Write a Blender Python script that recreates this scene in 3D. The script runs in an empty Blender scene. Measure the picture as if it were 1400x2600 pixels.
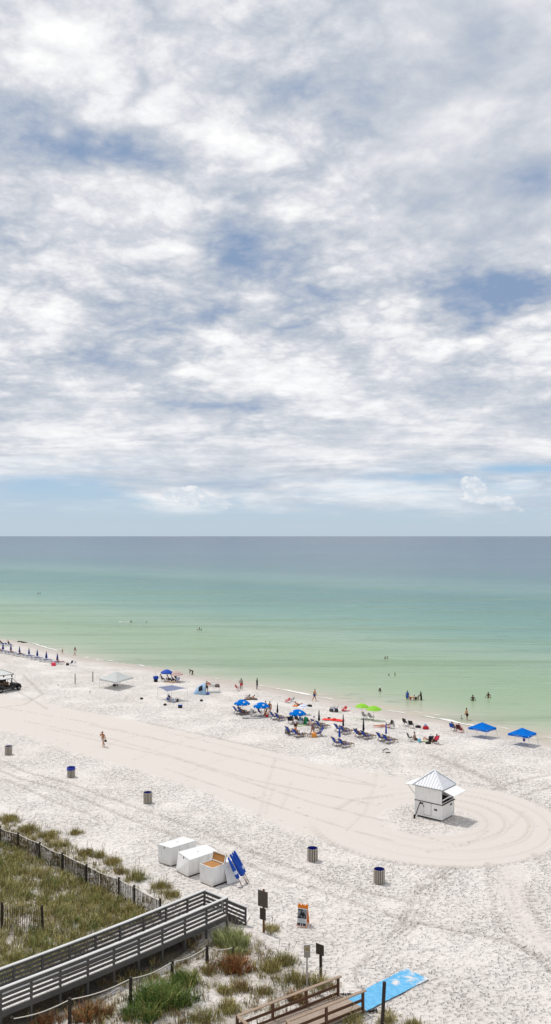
import bpy, bmesh, math, random
import numpy as np
from mathutils import Vector, Matrix
R = math.radians
random.seed(7); rng = np.random.default_rng(11)
C = bpy.context.scene.collection
SC = bpy.context.scene

# ------------------------------------------------------------------ camera model (photo is 1400 x 2600)
F, CX, HY, CH = 2150.0, 700.0, 1361.0, 23.0
PITCH = math.atan((HY-1300.0)/F)
def ray(px, py):
    x = (px-700.0)/F; yv = -(py-1300.0)/F
    c, s = math.cos(PITCH), math.sin(PITCH)
    return Vector((x, c - yv*s, s + yv*c))
def P(px, py, z):
    d = ray(px, py); t = (z-CH)/d.z
    return Vector((d.x*t, d.y*t, z))
# ------------------------------------------------------------------ terrain functions (numpy)
WZ = -0.6
shore_px = [(-500,1560),(-250,1590),(0,1621),(60,1628),(120,1646),(220,1670),(350,1688),(408,1698),(470,1711),(560,1725),(639,1738),(739,1756),(830,1773),(897,1787),(971,1803),(1031,1811),(1120,1825),(1165,1835),(1193,1841),(1273,1856),(1316,1863),(1400,1885),(1600,1935),(1900,2010)]
SH = np.array([[P(a,b,WZ).x, P(a,b,WZ).y] for a,b in shore_px])
def shore_y(x):
    y = np.interp(x, SH[:,0], SH[:,1])
    y = np.where(x < SH[0,0], SH[0,1]+(SH[0,0]-x)*0.9, y)
    return np.where(x > SH[-1,0], SH[-1,1]-(x-SH[-1,0])*0.6, y)
def sdist(x, y): return (y-shore_y(x))*0.707         # + offshore
def sstep(a, b, v):
    t = np.clip((v-a)/(b-a), 0, 1); return t*t*(3-2*t)
def _hash(ix, iy, k):
    h = (ix*374761393 + iy*668265263 + k*1442695041) & 0x7fffffff
    h = ((h ^ (h >> 13))*1274126177) & 0x7fffffff
    return ((h ^ (h >> 16)) & 0xffff)/65535.0
def vnoise(x, y, k=0):
    x = np.asarray(x, float); y = np.asarray(y, float)
    ix = np.floor(x).astype(np.int64); iy = np.floor(y).astype(np.int64)
    fx = x-ix; fy = y-iy; fx = fx*fx*(3-2*fx); fy = fy*fy*(3-2*fy)
    a = _hash(ix,iy,k); b = _hash(ix+1,iy,k); c = _hash(ix,iy+1,k); d = _hash(ix+1,iy+1,k)
    return (a*(1-fx)+b*fx)*(1-fy)+(c*(1-fx)+d*fx)*fy
def fbm(x, y, k=0, o=4):
    s = 0; a = .5
    for i in range(o): s = s+a*vnoise(x*2**i, y*2**i, k+i*7); a *= .5
    return s
def G0(pts): return np.array([[P(a,b,0).x, P(a,b,0).y] for a,b in pts])
def polydist(x, y, poly):                            # signed: + inside
    n = len(poly); d2 = np.full(np.shape(x), 1e18); ins = np.zeros(np.shape(x), bool)
    for i in range(n):
        ax, ay = poly[i]; bx, by = poly[(i+1)%n]
        ex, ey = bx-ax, by-ay
        t = np.clip(((x-ax)*ex+(y-ay)*ey)/(ex*ex+ey*ey+1e-9), 0, 1)
        d2 = np.minimum(d2, (x-ax-t*ex)**2+(y-ay-t*ey)**2)
        cond = ((ay > y) != (by > y)) & (x < ex*(y-ay)/(ey if abs(ey) > 1e-9 else 1e-9)+ax)
        ins ^= cond
    return np.where(ins, 1, -1)*np.sqrt(d2)
def linedist(x, y, pl):
    d = np.full(np.shape(x), 1e9); s = np.zeros(np.shape(x)); acc = 0
    for i in range(len(pl)-1):
        ax, ay = pl[i]; bx, by = pl[i+1]; ex, ey = bx-ax, by-ay; L = math.hypot(ex, ey)
        t = np.clip(((x-ax)*ex+(y-ay)*ey)/(L*L+1e-9), 0, 1)
        dd = np.hypot(x-ax-t*ex, y-ay-t*ey)
        m = dd < d; d = np.where(m, dd, d); s = np.where(m, acc+t*L, s); acc += L
    return d, s
DUNE = G0([(-600,1840),(-200,1970),(0,2056),(110,2095),(200,2140),(330,2200),(440,2262),(530,2350),(640,2362),(700,2405),(830,2490),(900,2590),(960,2700),(960,2960),(-900,2960)])
BWL = np.array([[-25.0,27.5],[-12.9,40.2],[-5.0,48.4]])
def dune_in(x, y): return polydist(x, y, DUNE)
def height(x, y):
    x = np.asarray(x, float); y = np.asarray(y, float)
    s = sdist(x, y)
    z = WZ*sstep(-16, 0, s) - 0.07*np.clip(s, 0, 60)
    d = dune_in(x, y)
    z = z + sstep(0, 5, d)*(0.10+0.35*(fbm(x*.35, y*.35, 3)-.35))
    dd, ss_ = linedist(x, y, BWL)
    z = z-.42*sstep(3.0, .6, dd)*sstep(0, 6, d)
    return z
def H(x, y): return float(height(np.array([x]), np.array([y]))[0])
def G(px, py):
    z = 0.0
    for _ in range(6):
        p = P(px, py, z); z = H(p.x, p.y)
    return Vector((p.x, p.y, z))
def W(px, py): return P(px, py, WZ)

# ------------------------------------------------------------------ object helpers
def tag(o, label=None, cat=None, group=None, kind=None):
    if label: o['label'] = label
    if cat: o['category'] = cat
    if group: o['group'] = group
    if kind: o['kind'] = kind
    return o
def thing(name, label, cat, loc=(0,0,0), rz=0, group=None):
    o = bpy.data.objects.new(name, None); C.objects.link(o)
    o.empty_display_size = .3
    o.location = loc; o.rotation_euler = (0,0,rz)
    return tag(o, label, cat, group)
def dup(root, loc, rz, label, group=None):
    r = root.copy(); C.objects.link(r); r.location = loc; r.rotation_euler = (0,0,rz); r['label'] = label
    if group: r['group'] = group
    for ch in list(root.children):
        c = ch.copy(); C.objects.link(c); c.parent = r
        for g in list(ch.children):
            d = g.copy(); C.objects.link(d); d.parent = c
    return r
class MB:
    def __init__(s): s.v = []; s.f = []
    def add(s, vs, fs):
        n = len(s.v); s.v += [tuple(v) for v in vs]; s.f += [tuple(i+n for i in f) for f in fs]; return s
    def box(s, c, size, rz=0, m=None):
        c = Vector(c); a, b, d = [k/2 for k in size]
        vs = [Vector((x,y,z)) for z in (-d,d) for y in (-b,b) for x in (-a,a)]
        M = m if m is not None else Matrix.Rotation(rz, 3, 'Z')
        return s.add([c+M@v for v in vs], [(0,2,3,1),(4,5,7,6),(0,1,5,4),(2,6,7,3),(0,4,6,2),(1,3,7,5)])
    def bar(s, p, q, w, h, up=(0,0,1)):
        p = Vector(p); q = Vector(q); d = (q-p); L = d.length; d.normalize(); up = Vector(up)
        if abs(d.dot(up)) > .98: up = Vector((1,0,0))
        sd = d.cross(up).normalized(); u = sd.cross(d)
        return s.box((p+q)/2, (L,w,h), m=Matrix((d,sd,u)).transposed())
    def hexa(s, lo, hi):            # 4 base + 4 top points
        return s.add(list(lo)+list(hi), [(3,2,1,0),(4,5,6,7),(0,1,5,4),(1,2,6,5),(2,3,7,6),(3,0,4,7)])
    def tube(s, pts, r, n=6, caps=True):
        pts = [Vector(p) for p in pts]; rs = r if hasattr(r,'__len__') else [r]*len(pts)
        vs = []; fs = []
        for i, p in enumerate(pts):
            d = (pts[min(i+1,len(pts)-1)]-pts[max(i-1,0)]).normalized()
            up = Vector((0,0,1)) if abs(d.z) < .95 else Vector((1,0,0))
            a = d.cross(up).normalized(); b = a.cross(d)
            for k in range(n):
                t = 2*math.pi*k/n; vs.append(p+(a*math.cos(t)+b*math.sin(t))*rs[i])
        for i in range(len(pts)-1):
            for k in range(n):
                fs.append((i*n+k, i*n+(k+1)%n, (i+1)*n+(k+1)%n, (i+1)*n+k))
        if caps: fs += [tuple(range(n))[::-1], tuple((len(pts)-1)*n+k for k in range(n))]
        return s.add(vs, fs)
    def lathe(s, prof, n=16, c=(0,0,0), mod=None):
        vs = []; fs = []; c = Vector(c)
        for (r,z) in prof:
            for k in range(n):
                t = 2*math.pi*k/n; rr = r*(mod(k,n,r,z) if mod else 1)
                vs.append(c+Vector((rr*math.cos(t), rr*math.sin(t), z)))
        for i in range(len(prof)-1):
            for k in range(n): fs.append((i*n+k, i*n+(k+1)%n, (i+1)*n+(k+1)%n, (i+1)*n+k))
        return s.add(vs, fs)
    def disc(s, c, r, n=12, nz=1):
        c = Vector(c)
        return s.add([c+Vector((r*math.cos(2*math.pi*k/n), r*math.sin(2*math.pi*k/n),0)) for k in range(n)], [tuple(range(n)) if nz > 0 else tuple(range(n))[::-1]])
    def ell(s, c, r, n=10, m=6, rot=None):
        c = Vector(c); vs = []; fs = []
        for i in range(m+1):
            ph = math.pi*i/m
            for k in range(n):
                t = 2*math.pi*k/n
                v = Vector((r[0]*math.sin(ph)*math.cos(t), r[1]*math.sin(ph)*math.sin(t), -r[2]*math.cos(ph)))
                vs.append(c+(rot@v if rot is not None else v))
        for i in range(m):
            for k in range(n): fs.append((i*n+k, i*n+(k+1)%n, (i+1)*n+(k+1)%n, (i+1)*n+k))
        return s.add(vs, fs)
    def sheet(s, fn, nu, nv):       # fn(u,v) -> point
        vs = [fn(i/nu, j/nv) for j in range(nv+1) for i in range(nu+1)]
        return s.add(vs, [(j*(nu+1)+i, j*(nu+1)+i+1, (j+1)*(nu+1)+i+1, (j+1)*(nu+1)+i) for j in range(nv) for i in range(nu)])
    def obj(s, name, m, parent=None, smooth=False, world=False, bevel=0, label=None):
        vs = s.v
        if world and parent is not None:
            L = parent.matrix_basis.inverted(); q = parent.parent
            if q is not None: L = L@q.matrix_basis.inverted()
            vs = [L@Vector(v) for v in vs]
        me = bpy.data.meshes.new(name); me.from_pydata([tuple(v) for v in vs], [], s.f); me.update()
        bm = bmesh.new(); bm.from_mesh(me); bmesh.ops.remove_doubles(bm, verts=bm.verts, dist=1e-5)
        bmesh.ops.recalc_face_normals(bm, faces=bm.faces); bm.to_mesh(me); bm.free()
        o = bpy.data.objects.new(name, me); C.objects.link(o); me.materials.append(m)
        if parent is not None: o.parent = parent
        if smooth:
            for p in me.polygons: p.use_smooth = True
        if bevel:
            b = o.modifiers.new('bevel','BEVEL'); b.width = bevel; b.segments = 2; b.limit_method = 'ANGLE'
        if label: o['label'] = label
        return o

# ------------------------------------------------------------------ materials
def lin(c):
    return tuple(((v/255.0)/12.92 if v/255.0 <= .04045 else ((v/255.0+.055)/1.055)**2.4) for v in c)
class NT:
    def __init__(s, tree): s.t = tree; s.n = tree.nodes; s.l = tree.links
    def new(s, typ, **kw):
        n = s.n.new(typ)
        for k, v in kw.items(): setattr(n, k, v)
        return n
    def set(s, sock, v):
        if hasattr(v, 'is_linked') or isinstance(v, bpy.types.NodeSocket): s.l.new(v, sock)
        elif isinstance(v, (tuple, list)) and sock.type == 'RGBA' and len(v) == 3: sock.default_value = (*v, 1)
        else: sock.default_value = v
    def m(s, op, a, b=None, c=None, clamp=False):
        n = s.new('ShaderNodeMath', operation=op); n.use_clamp = clamp
        for i, v in enumerate((a,b,c)):
            if v is not None: s.set(n.inputs[i], v)
        return n.outputs[0]
    def mix(s, f, a, b, typ='RGBA', blend='MIX'):
        n = s.new('ShaderNodeMix', data_type=typ)
        if typ == 'RGBA': n.blend_type = blend; i, j, o = 6, 7, 2
        else: i, j, o = 2, 3, 0
        s.set(n.inputs[0], f); s.set(n.inputs[i], a); s.set(n.inputs[j], b)
        return n.outputs[o]
    def ss(s, v, a, b, lo=0.0, hi=1.0):
        n = s.new('ShaderNodeMapRange', interpolation_type='SMOOTHSTEP')
        for i, q in enumerate((v,a,b,lo,hi)): s.set(n.inputs[i], q)
        return n.outputs[0]
    def noise(s, vec, scale, detail=2.0, rough=.5, dist=0.0, dim='3D'):
        n = s.new('ShaderNodeTexNoise', noise_dimensions=dim)
        if vec is not None: s.l.new(vec, n.inputs['Vector'])
        n.inputs['Scale'].default_value = scale; n.inputs['Detail'].default_value = detail
        n.inputs['Roughness'].default_value = rough; n.inputs['Distortion'].default_value = dist
        return n.outputs[0]
    def vor(s, vec, scale, feature='F1', rnd=1.0, smooth=None):
        n = s.new('ShaderNodeTexVoronoi', feature=feature, voronoi_dimensions='3D')
        s.l.new(vec, n.inputs['Vector']); n.inputs['Scale'].default_value = scale; n.inputs['Randomness'].default_value = rnd
        return n.outputs[0]
    def ramp(s, f, stops, interp='LINEAR'):
        n = s.new('ShaderNodeValToRGB'); r = n.color_ramp; r.interpolation = interp
        while len(r.elements) < len(stops): r.elements.new(.5)
        for e, (p, c) in zip(r.elements, stops): e.position = p; e.color = (*c, 1)
        s.set(n.inputs[0], f); return n.outputs[0]
    def comb(s, x, y, z):
        n = s.new('ShaderNodeCombineXYZ')
        for i, v in enumerate((x,y,z)): s.set(n.inputs[i], v)
        return n.outputs[0]
    def sep(s, v):
        n = s.new('ShaderNodeSeparateXYZ'); s.l.new(v, n.inputs[0]); return n.outputs
    def attr(s, name): return s.new('ShaderNodeAttribute', attribute_name=name)
    def bump(s, h, dist, strength=1.0, normal=None):
        n = s.new('ShaderNodeBump'); n.inputs['Strength'].default_value = strength; n.inputs['Distance'].default_value = dist
        s.set(n.inputs['Height'], h)
        if normal is not None: s.l.new(normal, n.inputs['Normal'])
        return n.outputs[0]
def newmat(name):
    m = bpy.data.materials.new(name); m.use_nodes = True
    nt = NT(m.node_tree); b = m.node_tree.nodes['Principled BSDF']
    return m, nt, b
MC = {}
def mat(name, rgb, rough=.7, var=.12, scale=6.0, spec=.3, metal=0, bump=0.0, trans=0.0):
    if name in MC: return MC[name]
    m, nt, b = newmat(name)
    c = lin(rgb)
    tc = nt.new('ShaderNodeTexCoord')
    n = nt.noise(tc.outputs['Object'], scale, 4, .6)
    n2 = nt.noise(tc.outputs['Object'], scale*6, 2, .6)
    k = nt.m('ADD', nt.m('MULTIPLY', n, .7), nt.m('MULTIPLY', n2, .3))
    lo = tuple(v*(1-var) for v in c); hi = tuple(min(1, v*(1+var)) for v in c)
    col = nt.mix(nt.ss(k, .3, .7), lo, hi)
    nt.set(b.inputs['Base Color'], col)
    b.inputs['Roughness'].default_value = rough; b.inputs['Metallic'].default_value = metal
    b.inputs['Specular IOR Level'].default_value = spec
    if bump: nt.l.new(nt.bump(n2, bump), b.inputs['Normal'])
    if trans:
        t = nt.new('ShaderNodeBsdfTranslucent'); nt.set(t.inputs[0], col)
        mx = nt.new('ShaderNodeMixShader'); mx.inputs[0].default_value = trans
        out = nt.n['Material Output']
        nt.l.new(b.outputs[0], mx.inputs[1]); nt.l.new(t.outputs[0], mx.inputs[2]); nt.l.new(mx.outputs[0], out.inputs[0])
    MC[name] = m; return m
def wood(name, rgb, var=.3, axis=(1,14,14), rough=.85):
    if name in MC: return MC[name]
    m, nt, b = newmat(name); c = lin(rgb)
    tc = nt.new('ShaderNodeTexCoord')
    mp = nt.new('ShaderNodeMapping'); mp.inputs['Scale'].default_value = axis
    nt.l.new(tc.outputs['Object'], mp.inputs[0])
    n = nt.noise(mp.outputs[0], 2.2, 5, .65, .4)
    n2 = nt.noise(tc.outputs['Object'], .9, 3, .6)
    k = nt.m('ADD', nt.m('MULTIPLY', n, .65), nt.m('MULTIPLY', n2, .35))
    nt.set(b.inputs['Base Color'], nt.mix(nt.ss(k, .3, .7), tuple(v*(1-var) for v in c), tuple(v*(1+var) for v in c)))
    b.inputs['Roughness'].default_value = rough; b.inputs['Specular IOR Level'].default_value = .2
    nt.l.new(nt.bump(n, .01), b.inputs['Normal'])
    MC[name] = m; return m
def stripes(name, a, bcol, freq, mode='X', rough=.8):
    if name in MC: return MC[name]
    m, nt, b = newmat(name)
    tc = nt.new('ShaderNodeTexCoord'); x, y, z = nt.sep(tc.outputs['Object'])
    v = {'X':x,'Y':y,'Z':z}.get(mode)
    if mode == 'R': v = nt.m('SQRT', nt.m('ADD', nt.m('MULTIPLY',x,x), nt.m('MULTIPLY',y,y)))
    if mode == 'PLAID':
        s = nt.m('ADD', nt.m('SINE', nt.m('MULTIPLY', x, freq)), nt.m('SINE', nt.m('MULTIPLY', y, freq*1.3)))
    else: s = nt.m('SINE', nt.m('MULTIPLY', v, freq))
    nt.set(b.inputs['Base Color'], nt.mix(nt.ss(s, -.15, .15), lin(a), lin(bcol)))
    b.inputs['Roughness'].default_value = rough
    MC[name] = m; return m

# ------------------------------------------------------------------ camera, render, light
cam = bpy.data.cameras.new('camera'); co = bpy.data.objects.new('camera', cam); C.objects.link(co)
co.location = (0,0,CH); co.rotation_euler = (R(90)+PITCH, 0, 0)
cam.sensor_fit = 'VERTICAL'; cam.sensor_height = 36.0; cam.lens = F/2600.0*36.0
cam.clip_start = .5; cam.clip_end = 200000
SC.camera = co; SC.cycles.max_bounces = 4; SC.cycles.diffuse_bounces = 2; SC.cycles.glossy_bounces = 2; SC.cycles.transmission_bounces = 2
SC.view_settings.view_transform = 'Standard'; SC.view_settings.look = 'None'; SC.view_settings.exposure = 0
SUN_EL = 64.0
sdir = Vector((-0.78, 0.62, 0)).normalized()*math.cos(R(SUN_EL)); sdir.z = math.sin(R(SUN_EL))   # towards the sun
sl = bpy.data.lights.new('sun','SUN'); sl.energy = 2.4; sl.angle = R(1.2); sl.color = (1,.955,.90)
so = bpy.data.objects.new('sun', sl); C.objects.link(so); so.rotation_euler = sdir.to_track_quat('Z','Y').to_euler()
so.location = (-30,30,60)

def build_world():
    w = bpy.data.worlds.new('World'); SC.world = w; w.use_nodes = True
    w.cycles.sampling_method = 'MANUAL'; w.cycles.sample_map_resolution = 512
    nt = NT(w.node_tree); bg = w.node_tree.nodes['Background']; out = w.node_tree.nodes['World Output']
    sky = nt.new('ShaderNodeTexSky', sky_type='NISHITA'); sky.sun_disc = False
    sky.sun_elevation = R(SUN_EL); sky.sun_rotation = math.atan2(sdir.x, sdir.y)
    sky.air_density = 1.0; sky.dust_density = 1.0; sky.ozone_density = 1.5; sky.altitude = 10
    bg.inputs[1].default_value = .10
    tc = nt.new('ShaderNodeTexCoord'); X, Y, Z = nt.sep(tc.outputs['Generated'])
    zc = nt.m('MAXIMUM', Z, 0.0)
    h = nt.m('ADD', zc, .24)
    u = nt.m('DIVIDE', X, h); v = nt.m('DIVIDE', Y, h)
    uv = nt.comb(u, v, 0.0)
    yy = nt.m('MAXIMUM', Y, .05)                       # bearings used to site the big cloud banks
    a = nt.m('DIVIDE', X, yy); b = nt.m('DIVIDE', Z, yy)
    wrp = nt.noise(uv, 3.0, 4, .6); wrp2 = nt.noise(nt.comb(v, u, 3.3), 3.0, 4, .6)
    aw = nt.m('ADD', a, nt.m('MULTIPLY', nt.m('SUBTRACT', wrp, .5), .24))
    bw = nt.m('ADD', b, nt.m('MULTIPLY', nt.m('SUBTRACT', wrp2, .5), .13))
    def gsum(lst, aa, bb):
        tot = None
        for (px, py, sx, sy, amp) in lst:
            ga = (px-700)/F; gb = (HY-py)/F
            p = nt.m('MULTIPLY', nt.m('SUBTRACT', aa, ga), F/sx); q = nt.m('MULTIPLY', nt.m('SUBTRACT', bb, gb), F/sy)
            e = nt.m('EXPONENT', nt.m('MULTIPLY', nt.m('ADD', nt.m('MULTIPLY',p,p), nt.m('MULTIPLY',q,q)), -1.0))
            e = nt.m('MULTIPLY', e, amp)
            tot = e if tot is None else nt.m('ADD', tot, e)
        return tot
    banks = [(180,375,190,60,-.22),(40,300,150,70,-.12),(400,410,130,70,-.12),(700,430,140,55,-.15),(1380,430,70,60,-.18),(770,790,210,60,-.24),(1290,735,240,55,-.24),
             (440,765,130,60,-.20),(430,830,120,26,-.12),(520,1035,190,24,-.22),(540,900,130,30,-.14),(355,205,36,55,-.20),(1200,580,200,90,-.10),(1100,220,300,200,-.05),(850,180,160,100,-.06),(560,620,90,50,-.12),(1290,1195,260,14,-.14),(520,1100,220,14,-.12),(1100,1080,300,20,-.07),
             (570,360,150,80,.16),(130,110,230,130,.15),(340,280,150,70,.15),(330,520,180,80,.12),(800,530,190,60,.08),(960,100,110,90,.12),(1080,830,300,50,.18),(670,890,120,70,.16),(120,470,170,70,.10),
             (590,740,70,60,.14),(540,965,110,28,.13),(960,950,180,50,.10),(250,1110,260,26,.10),(600,1140,260,26,.08),(1200,930,200,40,.10),(130,850,140,50,.10),(1000,1010,240,30,.07),(100,650,110,30,.12),(1000,560,200,40,.05)]
    bias = gsum(banks, aw, bw)
    front = nt.ss(Y, .1, .4); bias = nt.m('MULTIPLY', bias, front)
    n1 = nt.noise(uv, 2.0, 3, .5, .2)
    n2 = nt.noise(uv, 3.3, 8, .52, .3)
    # billowing cells: rounded bright heads parted by darker creases
    bn = nt.noise(nt.comb(u, v, 4.4), 7.6, 7, .56, .15)
    bil = nt.m('ABSOLUTE', nt.m('SUBTRACT', nt.m('MULTIPLY', bn, 2.0), 1.0))
    bn2 = nt.noise(nt.comb(nt.m('ADD', u, nt.m('MULTIPLY', wrp, .12)), v, 9.4), 19.0, 5, .6, .0)
    bil2 = nt.m('ABSOLUTE', nt.m('SUBTRACT', nt.m('MULTIPLY', bn2, 2.0), 1.0))
    k = nt.m('ADD', nt.m('MULTIPLY', nt.m('SUBTRACT', n1, .5), .30), nt.m('MULTIPLY', nt.m('SUBTRACT', n2, .5), .72))
    lump = nt.m('ADD', nt.m('MULTIPLY', nt.m('SUBTRACT', bil, .22), .40), nt.m('MULTIPLY', nt.m('SUBTRACT', bil2, .22), .16))
    calm = nt.m('MULTIPLY', nt.ss(a, .02, .22), nt.ss(b, .26, .40))      # smoother veil high on the right
    lump = nt.m('MULTIPLY', lump, nt.m('SUBTRACT', 1.0, nt.m('MULTIPLY', calm, .6)))
    low = nt.ss(b, .24, .06)
    lay = nt.m('ADD', nt.m('MULTIPLY', nt.m('SUBTRACT', nt.noise(nt.comb(nt.m('MULTIPLY',a,1.6), nt.m('MULTIPLY',b,13.0), 1.5), 2.6, 6, .55, .5), .5), 1.25), nt.m('MULTIPLY', nt.m('SUBTRACT', nt.noise(nt.comb(nt.m('MULTIPLY',a,4.0), nt.m('MULTIPLY',b,26.0), 6.5), 2.6, 5, .55, .6), .5), .35))
    k = nt.m('MULTIPLY', nt.m('ADD', k, lump), nt.m('SUBTRACT', 1.36, nt.m('MULTIPLY', low, .80)))
    k = nt.m('ADD', k, nt.m('MULTIPLY', lay, low))
    k = nt.m('ADD', nt.m('ADD', k, .55), bias)
    ccol = nt.ramp(k, [(.12, lin((136,155,186))), (.27, lin((167,180,202))), (.39, lin((191,199,211))), (.50, lin((214,217,225))), (.61, lin((238,239,242))), (.74, (1.0,1.0,1.0))])
    haze = nt.ss(b, .30, .05)
    ccol = nt.mix(nt.m('MULTIPLY', haze, .25), ccol, lin((228,233,238)))
    # ragged lower edge of the deck and the clear band under it
    stre = nt.noise(nt.comb(nt.m('MULTIPLY',a,2.2), nt.m('MULTIPLY',b,16.0), .5), 2.2, 7, .6, .3)
    stre2 = nt.noise(nt.comb(nt.m('MULTIPLY',a,1.0), nt.m('MULTIPLY',b,9.0), 3.5), 3.0, 4, .55)
    edge = nt.m('ADD', b, nt.m('MULTIPLY', nt.m('SUBTRACT', stre, .5), .13))
    edge = nt.m('ADD', edge, nt.m('MULTIPLY', nt.m('SUBTRACT', stre2, .5), .05))
    edge = nt.m('ADD', edge, nt.m('MULTIPLY', gsum([(760,1245,360,70,.020),(180,1245,210,34,-.035),(560,1268,60,22,-.03),(1050,1212,90,12,-.04),(1330,1190,150,13,-.05),(1280,1290,160,60,.03),(470,1270,90,30,.03)], aw, b), front))
    cov = nt.m('MULTIPLY', nt.ss(edge, .010, .100), nt.ss(edge, .0, .05))
    gaps = nt.ss(k, .10, .30, .85, 1.0); cov = nt.m('MULTIPLY', cov, gaps)
    # towering cumulus on the horizon
    ab = nt.comb(a, nt.m('MULTIPLY', b, 1.3), 0.0)
    cnb = nt.noise(ab, 44, 7, .62, .2); cn = nt.m('ABSOLUTE', nt.m('SUBTRACT', nt.m('MULTIPLY', cnb, 2.0), 1.0))
    cu = gsum([(430,1258,55,26,.60),(490,1256,40,24,.85),(530,1274,42,16,.75),(565,1290,26,9,.5),(1192,1226,26,20,.9),(1216,1240,30,22,.8),(1205,1270,50,24,.5),(1280,1270,30,14,.75),(1300,1290,50,16,.55),(1392,1306,40,10,.5),(735,1285,60,18,.36)], a, b)
    cuv = nt.ss(nt.m('ADD', cu, nt.m('MULTIPLY', nt.m('SUBTRACT', cn, .22), .75)), .34, .52)
    cuv = nt.m('MULTIPLY', nt.m('MULTIPLY', cuv, front), nt.ss(b, .018, .052, .15, 1.0))
    cucol = nt.mix(nt.ss(cn, .02, .34), lin((212,222,232)), lin((243,244,246)))
    hz = nt.m('POWER', nt.ss(b, .13, 0.0), 1.3)
    lowc = nt.mix(hz, lin((150,194,232)), lin((194,212,227)))
    bl = nt.new('ShaderNodeBackground'); nt.set(bl.inputs[0], lowc); bl.inputs[1].default_value = .98
    nt.l.new(sky.outputs[0], bg.inputs[0])
    ms0 = nt.new('ShaderNodeMixShader'); nt.set(ms0.inputs[0], .88)
    nt.l.new(bg.outputs[0], ms0.inputs[1]); nt.l.new(bl.outputs[0], ms0.inputs[2])
    b1 = nt.new('ShaderNodeBackground'); nt.set(b1.inputs[0], ccol); b1.inputs[1].default_value = 1.0
    ms1 = nt.new('ShaderNodeMixShader'); nt.set(ms1.inputs[0], cov); nt.l.new(ms0.outputs[0], ms1.inputs[1]); nt.l.new(b1.outputs[0], ms1.inputs[2])
    b2 = nt.new('ShaderNodeBackground'); nt.set(b2.inputs[0], cucol); b2.inputs[1].default_value = 1.0
    ms2 = nt.new('ShaderNodeMixShader'); nt.set(ms2.inputs[0], nt.m('MULTIPLY', cuv, .85)); nt.l.new(ms1.outputs[0], ms2.inputs[1]); nt.l.new(b2.outputs[0], ms2.inputs[2])
    nt.l.new(ms2.outputs[0], out.inputs[0])
build_world()

# ------------------------------------------------------------------ the ground sheet
KC = np.array([13.15, 69.5])                          # centre of the groomed turning circle
band_px = [(-900,1640),(-150,1750),(0,1765),(113,1785),(230,1808),(350,1829),(461,1854),(600,1885),(740,1920),(850,1945),(960,1965),(1060,1980),(1100,2070),(1000,2178),(870,2150),(760,2120),(640,2072),(500,2007),(317,1949),(231,1924),(0,1852),(-150,1800),(-900,1650)]
BAND = G0(band_px)
tracks = [  # (pixels, width, depth, tread)
 ([(-200,1880),(18,1963),(65,1980),(169,2007),(252,2046),(360,2090),(530,2150),(700,2222),(902,2290),(1028,2335),(1306,2392),(1450,2470)], .28, .05, 0),
 ([(-200,1855),(18,1938),(75,1962),(180,1990),(262,2020),(370,2058),(540,2120),(720,2195),(930,2262),(1040,2290)], .28, .05, 0),
 ([(-200,1900),(40,1990),(140,2035),(250,2075)], .25, .03, 0),
 ([(1144,2199),(1084,2236),(1053,2292),(1028,2347),(942,2418),(902,2463),(905,2500),(930,2520)], .09, .05, 0),
 ([(1158,2199),(1098,2240),(1070,2292),(1046,2347),(962,2418),(915,2455)], .09, .05, 0),
 ([(1118,2199),(1070,2236),(1040,2292),(1010,2347)], .09, .05, 0),
 ([(1132,2199),(1078,2236),(1047,2292),(1020,2347),(930,2418)], .08, .04, 0),
 ([(1172,2199),(1112,2244),(1085,2300),(1060,2350),(985,2416)], .08, .04, 0),
 ([(1242,2193),(1245,2257),(1270,2347),(1306,2383),(1400,2463),(1500,2540)], .3, .07, 1),
 ([(1361,2172),(1400,2216),(1480,2260)], .5, .06, 1),
 ([(1341,2257),(1351,2307),(1400,2383),(1460,2430)], .5, .05, 1),
 ([(1252,2006),(1300,1988),(1360,1973),(1420,1966)], .3, .05, 0),
 ([(1320,2024),(1360,2008),(1400,1998),(1480,1990)], .3, .06, 0),
 ([(1100,1918),(1177,1949),(1258,1985),(1278,2006)], .7, .05, 0),
 ([(1168,1985),(1210,1990),(1250,1997)], .3, .05, 0),
 ([(40,1752),(80,1775),(120,1800)], .3, .03, 0),
 ([(-40,1800),(60,1790),(110,1762),(60,1715)], .3, .03, 0),
 ([(860,2052),(900,2030),(1000,2020)], .4, .05, 1),
 ([(350,1829),(500,1862),(700,1908)], .3, .03, 0), ([(230,1840),(480,1895),(800,1972),(980,2000)], .16, .05, 0), ([(120,1850),(460,1930),(800,2040),(980,2085)], .16, .05, 0), ([(420,1858),(700,1925),(960,1995)], .14, .04, 0), ([(0,1795),(230,1835),(520,1905),(700,1950)], .14, .04, 0), ([(420,1952),(700,2045),(900,2110),(1000,2135)], .14, .05, 0), ([(60,1830),(300,1880),(640,1980),(960,2045)], .16, .04, 0)]
TR = [(G0(p), w, d, t) for p, w, d, t in tracks]
TRAILS = [G0(p) for p in ([(655,2085),(668,2040),(672,2010),(690,1962),(700,1925)],[(675,2068),(684,2030),(700,1995)],[(715,2055),(728,2025),(740,1985)],[(262,1900),(300,1880),(420,1850)],[(966,2100),(1000,2085),(1060,2120),(1180,2150),(1240,2110)],[(1080,2165),(1200,2140),(1300,2100),(1330,2060)],[(150,1850),(200,1862),(260,1880)],[(340,1930),(420,1895),(520,1870)],[(880,2110),(930,2060),(950,2000),(960,1960)],[(1270,2210),(1300,2260),(1320,2330)],[(1290,2230),(1350,2300),(1390,2380)],[(1280,2290),(1340,2360),(1400,2420)],[(480,1960),(560,1930),(640,1915)])]
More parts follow.
